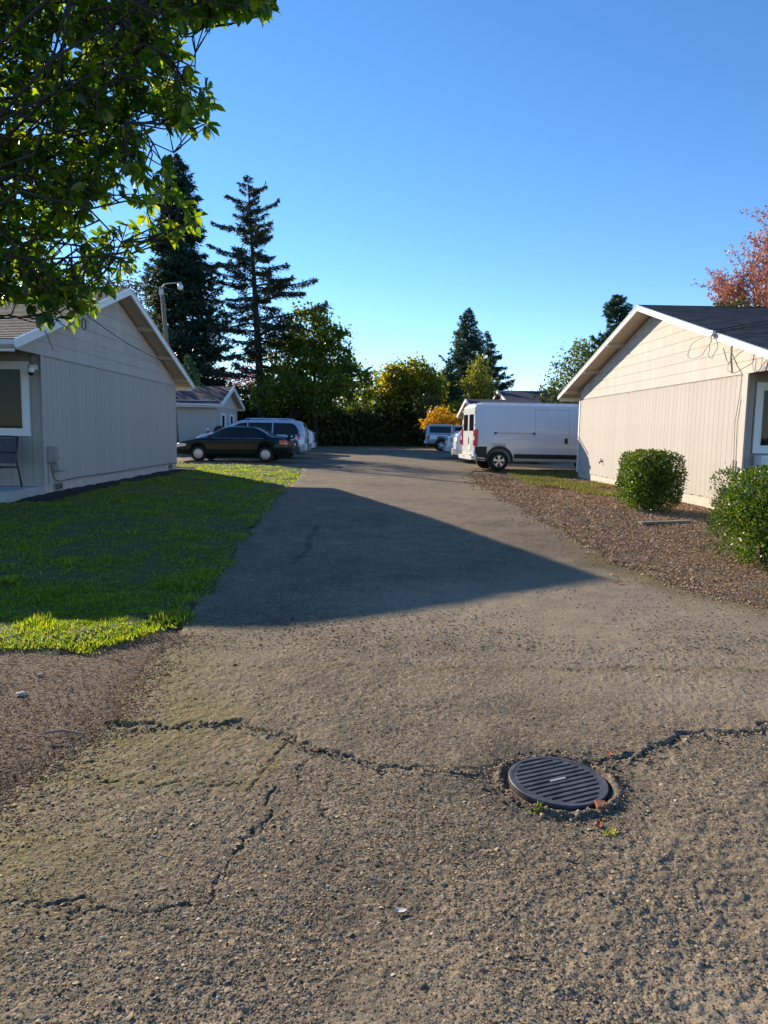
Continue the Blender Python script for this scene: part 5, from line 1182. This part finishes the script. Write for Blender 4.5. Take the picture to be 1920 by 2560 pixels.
# centre right group
conifer('fir_tree', 'blue green pointed fir behind the weeping lime birch', (at(1163, 74), 74, Z0), 13.9, lambda t: 4.2*(1-t)**.72*(.85+.25*abs(math.sin(t*19))), 'blue_needles', 250, 40, .40, droop=.16, upturn=.25, tr=.3, clus=.42)
conifer('cedar_tree', 'blue grey cedar with layered branches right of the pointed fir', (at(1236, 78), 78, Z0), 12.2, lambda t: 5.6*(1-t)**.85*(.7+.4*abs(math.sin(t*14))), 'blue_needles', 170, 48, .38, droop=.22, upturn=.18, tr=.3, clus=.30, lean=(-1.2, 0), thin=.9)
conifer('dark_fir', 'dark fir at the left foot of the pointed fir', (at(1120, 70), 70, Z0), 8.0, lambda t: 3.2*(1-t)**.7, 'spruce_needles', 170, 34, .38, droop=.15, upturn=.2, tr=.2, clus=.4)
broadleaf('birch_tree', 'slender lime yellow birch above the white van', (at(1192, 60), 60, Z0), 8.0, [(0, 0, 6.6, .75, 1.25), (-.45, 0, 5.0, 1.0, 1.3), (.5, 0, 4.6, 1.05, 1.5), (0, -.2, 3.2, 1.2, 1.2)], 'lime_leaves', .20, 190, 20, .30, 'greybark', .11)
broadleaf('yellow_shrub', 'bright golden yellow shrub beside the pickup roof', (at(1102, 57), 57, Z0), 3.3, [(0, 0, 2.45, 1.15, .8), (.9, 0, 2.1, .8, .65), (-.7, 0, 2.0, .75, .65), (.2, -.3, 1.3, 1.1, .6)], 'yellow_leaves', .20, 120, 20, .26, 'greybark', .08, 'shrub')
broadleaf('lime_shrub', 'yellow green shrub between the golden shrub and the shed gable', (at(1146, 59), 59, Z0), 4.1, [(0, 0, 3.0, .85, .9), (.3, 0, 1.9, 1.0, .9)], 'lime_leaves', .18, 80, 18, .26, 'greybark', .08, 'shrub')
broadleaf('olive_shrub', 'dull olive shrub behind the golden shrub', (at(1068, 62), 62, Z0), 4.9, [(0, 0, 3.4, 1.2, 1.3), (.5, 0, 1.9, 1.4, 1.3)], 'olive_leaves', .2, 110, 18, .34, 'greybark', .1, 'shrub')
# right side
broadleaf('poplar_tree', 'bright yellow green tree behind the far eave of the sunlit house', (at(1440, 55), 55, Z0), 8.8, [(0, 0, 6.8, 1.2, 1.7), (-1.1, 0, 5.4, 1.3, 1.6), (1.0, 0, 5.6, 1.3, 1.7), (-1.9, 0, 3.9, 1.1, 1.1), (.2, -.4, 4.0, 1.6, 1.5)], 'lime_leaves2', .20, 280, 22, .36, 'greybark', .14) if lm('lime_leaves2', [(.05, .075, .012), (.09, .12, .014), (.16, .18, .022)], transl=.4, tcol=(1.8, 1.8, .5), clump=.5) else 0
conifer('pine_tree', 'dark bottlebrush pine rising behind the roof of the sunlit house', (at(1506, 58), 58, Z0), 12.4, lambda t: (2.7*(1-t)**.5*(.45+.75*abs(math.sin(t*11+.8)))), 'spruce_needles', 160, 70, .36, droop=-.05, upturn=.1, tr=.22, clus=.5, lean=(.8, 0), z0=.2)
broadleaf('leafy_tree', 'thin bare topped tree low behind the van roof', (at(1372, 84), 84, Z0), 7.4, [(0, 0, 5.6, 1.4, 1.2), (-1.8, 0, 5.0, 1.2, 1.0)], 'olive_leaves', .22, 60, 14, .5, 'greybark', .12)
broadleaf('bronze_tree', 'green and bronze tree top just above the charcoal roof', (at(1800, 34), 34, Z0), 8.6, [(0, 0, 6.7, 1.3, 1.15), (-1.1, 0, 6.3, .8, .9), (1.3, 0, 6.6, 1.0, 1.1)], 'olive_leaves', .15, 170, 20, .22, 'greybark', .12)
# red bare-twigged tree above the right roof
rt = thing('red_tree', 'tall reddish tree of fine upright twigs beyond the charcoal roof', 'tree', (at(1928, 36), 36, Z0))
tk = MB().tube([(0, 0, -.2), (0, 0, 2), (.1, 0, 4.5)], [.2, .17, .13], 8).build('trunk', 'bark', rt, True)
lb = MB(); TW = []
for k in range(95):
    a = random.uniform(0, 6.283); r = random.uniform(.3, 3.6); z1 = 13.0-.34*r*r*random.uniform(.75, 1.25)-random.uniform(0, 4.6); b = Vector((0, 0, random.uniform(2.5, 4.5)))
    e = Vector((r*math.cos(a), r*math.sin(a), z1)); mid = b.lerp(e, .4)+Vector((.35*r*math.cos(a), .35*r*math.sin(a), -.2)); lb.tube([b, mid, mid.lerp(e, .55)+Vector((.1*math.cos(a), .1*math.sin(a), 0)), e], [.05, .032, .018, .006], 5)
    for j in range(11):
        q = random.uniform(.25, 1); s_ = mid.lerp(e, q); t_ = s_+Vector((random.gauss(0, .42), random.gauss(0, .42), random.uniform(.3, 1.2))); lb.tube([s_, s_.lerp(t_, .5)+Vector((random.gauss(0, .06), random.gauss(0, .06), 0)), t_], [.012, .009, .004], 3, cap=False); TW.append((s_, t_))
lb.build('limbs', 'redbark', rt, True) if MAT.setdefault('redbark', simple('red_bark', (.20, .11, .08), .8, .2)) else 0
n = len(TW)*44; k = rng.integers(0, len(TW), n); A = np.array([list(t[0]) for t in TW])[k]; Bb = np.array([list(t[1]) for t in TW])[k]; q = A+(Bb-A)*rng.uniform(.1, 1.05, (n, 1))+rng.normal(size=(n, 3))*.07
v, f = scatter(*LEAF2, q, rot_frames(n, Bb-A, .8), np.stack([rng.uniform(.08, .20, n)]*3, 1)); o_ = npmesh('crown', v, f, 'red_twigs', rt); o_['kind'] = 'stuff'
# far belt of woodland that closes the horizon
n = 22000; xx = rng.uniform(-190, 190, n); yy = 120+rng.uniform(0, 25, n); hh = 3.6+3.0*vn(xx*.12, 1.5, 96)+1.6*vn(xx*.5, 1.5, 97); zz = rng.uniform(0, 1, n)**.8*hh
v, f = scatter(*LEAF2, np.column_stack([xx, yy, zz+.1]), rot_frames(n), np.full((n, 3), 1.5)); tag(npmesh('distant_woodland', v, f, 'dark_leaves'), 'far low belt of dark woodland along the horizon', 'woodland', kind='stuff')
# ivy-like ground cover at the far end of the lot
n = 5000; xx = rng.uniform(-16, 9, n); yy = 59.5+.30*(xx+8).clip(0)+rng.uniform(-1.3, 1.5, n); v, f = scatter(*LEAF2, np.column_stack([xx, yy, .2+np.abs(rng.normal(0, .22, n))]), rot_frames(n), np.full((n, 3), .22)); tag(npmesh('ground_cover', v, f, 'dark_leaves'), 'dark low ground cover under the far hedge', 'ground cover', kind='stuff')

# ------------------------------------------------------------------ the broad leaved tree overhanging at the left
mg = thing('broadleaf_tree', 'near tree with large glossy backlit leaves overhanging the lawn', 'tree', (-5.3, 5.4, gz(-5.3, 5.4)))
TB = np.array([-5.3, 5.4, gz(-5.3, 5.4)])
cres = np.array(OUT := [(-1500, -900), (900, -900), (760, -300), (640, -60), (560, -20), (500, 35), (470, 70), (480, 110), (500, 150), (520, 210), (548, 235), (540, 300), (520, 335), (450, 325), (395, 335), (372, 370), (400, 410), (425, 425), (425, 465), (470, 490), (505, 505), (500, 545), (445, 590), (395, 590), (360, 640), (300, 690), (262, 735), (232, 770), (190, 800), (170, 815), (120, 800), (60, 790), (0, 775), (-500, 760), (-1500, 700)], float)
def inside(px, py, poly):
    r = np.zeros(len(px), bool); j = len(poly)-1
    for i in range(len(poly)):
        xi, yi = poly[i]; xj, yj = poly[j]; c_ = ((yi > py) != (yj > py)) & (px < (xj-xi)*(py-yi)/(yj-yi+1e-9)+xi); r ^= c_; j = i
    return r
Rv, Uv, Fv = [np.array(v_) for v_ in (rgt, upv, fwd)]
# crown volume: its outline as seen from the driveway, leafy from 4.3 to 7.6 m away
N = 60000; px = rng.uniform(-330, 900, N); py = rng.uniform(-360, 830, N); k = inside(px, py, cres)
lump = vn(px/75., py/75., 101)*.55+vn(px/30., py/30., 102)*.45; k &= (lump > .40) | (rng.uniform(size=N) < .12)
edge_in = inside(px+45, py+30, cres) & inside(px+55, py-20, cres); k &= edge_in | (rng.uniform(size=N) < .55)
px, py = px[k][:2800], py[k][:2800]
px = np.concatenate([px, rng.uniform(400, 690, 190)]); py = np.concatenate([py, rng.uniform(-60, 55, 190)-.10*(px[-190:]-400)]); N = len(px)
dd = rng.uniform(5.3, 6.5, N)-.8*np.clip((px-300)/400, 0, 1)*rng.uniform(0, 1, N)
P3 = np.array([0, 0, CAM_H])+dd[:, None]*(Fv+Rv*((px-960)/1775)[:, None]-Uv*((py-1280)/1775)[:, None])
gx_ = P3[:, 0]+1.735*(P3[:, 2]+.2); gy_ = P3[:, 1]-2.0*(P3[:, 2]+.2); P3 = P3[~((gy_ > 1.25) & (np.abs(gx_) < .62*gy_+.35))]   # clusters that would cast shadow into view are cut from the crown
N = len(P3); print('clusters', N)
cl = P3-TB
# limbs: trunk -> main limbs -> twigs to every leaf rosette
tk = MB().tube([(0, 0, -.15), (.05, 0, .8), (.15, -.05, 1.7), (.3, -.1, 2.5)], [.19, .15, .135, .12], 10); tk.build('trunk', 'darkbark', mg, True)
ends = []; idx = rng.permutation(N)
for i in idx:
    if all(np.linalg.norm(cl[i]-e) > .42 for e in ends) and i < N-190: ends.append(cl[i])
    if len(ends) > 120: break
lb = MB(); lpts = []
for e in ends:
    st_ = Vector((.22, -.07, random.uniform(1.5, 2.5))); path = limb_path(st_, Vector(e), random.uniform(.02, .16), 9, .13); lb.tube(path, [(.026 if random.random() < .12 else .013)*(1-.8*i/9)+.003 for i in range(10)], 6); lpts += [np.array(p.lerp(q, u_)) for p, q in zip(path[4:-1], path[5:]) for u_ in (0, .25, .5, .75)]
lb.build('limbs', 'darkbark', mg, True)
lpts = np.array(lpts); tw_ = MB(); LQ, LA, LS = [], [], []
for i in range(N):
    c_ = cl[i]; j = random.choice(np.argsort(np.sum((lpts-c_)**2, 1))[:5].tolist()); a_ = Vector(lpts[j]); b_ = Vector(c_)
    if (b_-a_).length > .02: tw_.tube([a_, a_.lerp(b_, .5)+Vector((random.gauss(0, .04), random.gauss(0, .04), -.03)), b_], [.008, .006, .0035], 4, cap=False)
    dirn = (b_-a_).normalized() if (b_-a_).length > .02 else Vector((0, 0, 1)); dirn = (dirn+Vector((0, 0, .35))).normalized(); m_ = random.randint(5, 8); o1 = dirn.orthogonal().normalized(); o2 = dirn.cross(o1); a0 = random.uniform(0, 6.28); drp = random.uniform(-.75, .35)
    for q in range(m_):
        a = a0+2*math.pi*q/m_+random.uniform(-.35, .35); d_ = o1*math.cos(a)+o2*math.sin(a)+dirn*random.uniform(.0, .6)+Vector((0, 0, drp-random.uniform(0, .4)))
        LQ.append(c_-np.array(dirn)*random.uniform(0, .035)); LA.append(d_.normalized()); LS.append(random.uniform(.07, .135))
tw_.build('twigs', 'darkbark', mg)['kind'] = 'stuff'
LQ = np.array(LQ); LA = np.array([list(a) for a in LA]); LS = np.array(LS); n = len(LQ)
# frames with the leaf face turned roughly upwards
up_ = np.array([0, 0, 1.])+rng.normal(size=(n, 3))*.45; yv = np.cross(up_, LA); yv /= np.linalg.norm(yv, axis=1, keepdims=True)+1e-9; fr = np.stack([LA, yv, np.cross(LA, yv)], 2)
sc = np.stack([LS, LS*rng.uniform(.95, 1.25, n), LS], 1)
W3 = LQ+TB; d_ = W3-np.array([0, 0, CAM_H]); zc = d_@Fv; sxp = 960+1775*(d_@Rv)/zc; syp = 1280-1775*(d_@Uv)/zc
vis = (sxp > 5) & (syp > 5); score = np.where(vis, LS/zc, 0); order = np.argsort(-score); big = order[:300]; rest = order[300:]
me = _leafmesh('broad_leaf', LEAF6)
for i in big:
    o_ = link('leaf', me, 'magnolia', mg); o_.matrix_basis = Matrix([[float(fr[i, r, c2]*sc[i, c2]) for c2 in range(3)]+[float(LQ[i, r])] for r in range(3)]+[[0, 0, 0, 1]])
v, f = scatter(*LEAF6, LQ[rest], fr[rest], sc[rest]); o_ = npmesh('foliage', v, f, 'magnolia', mg); o_['kind'] = 'stuff'
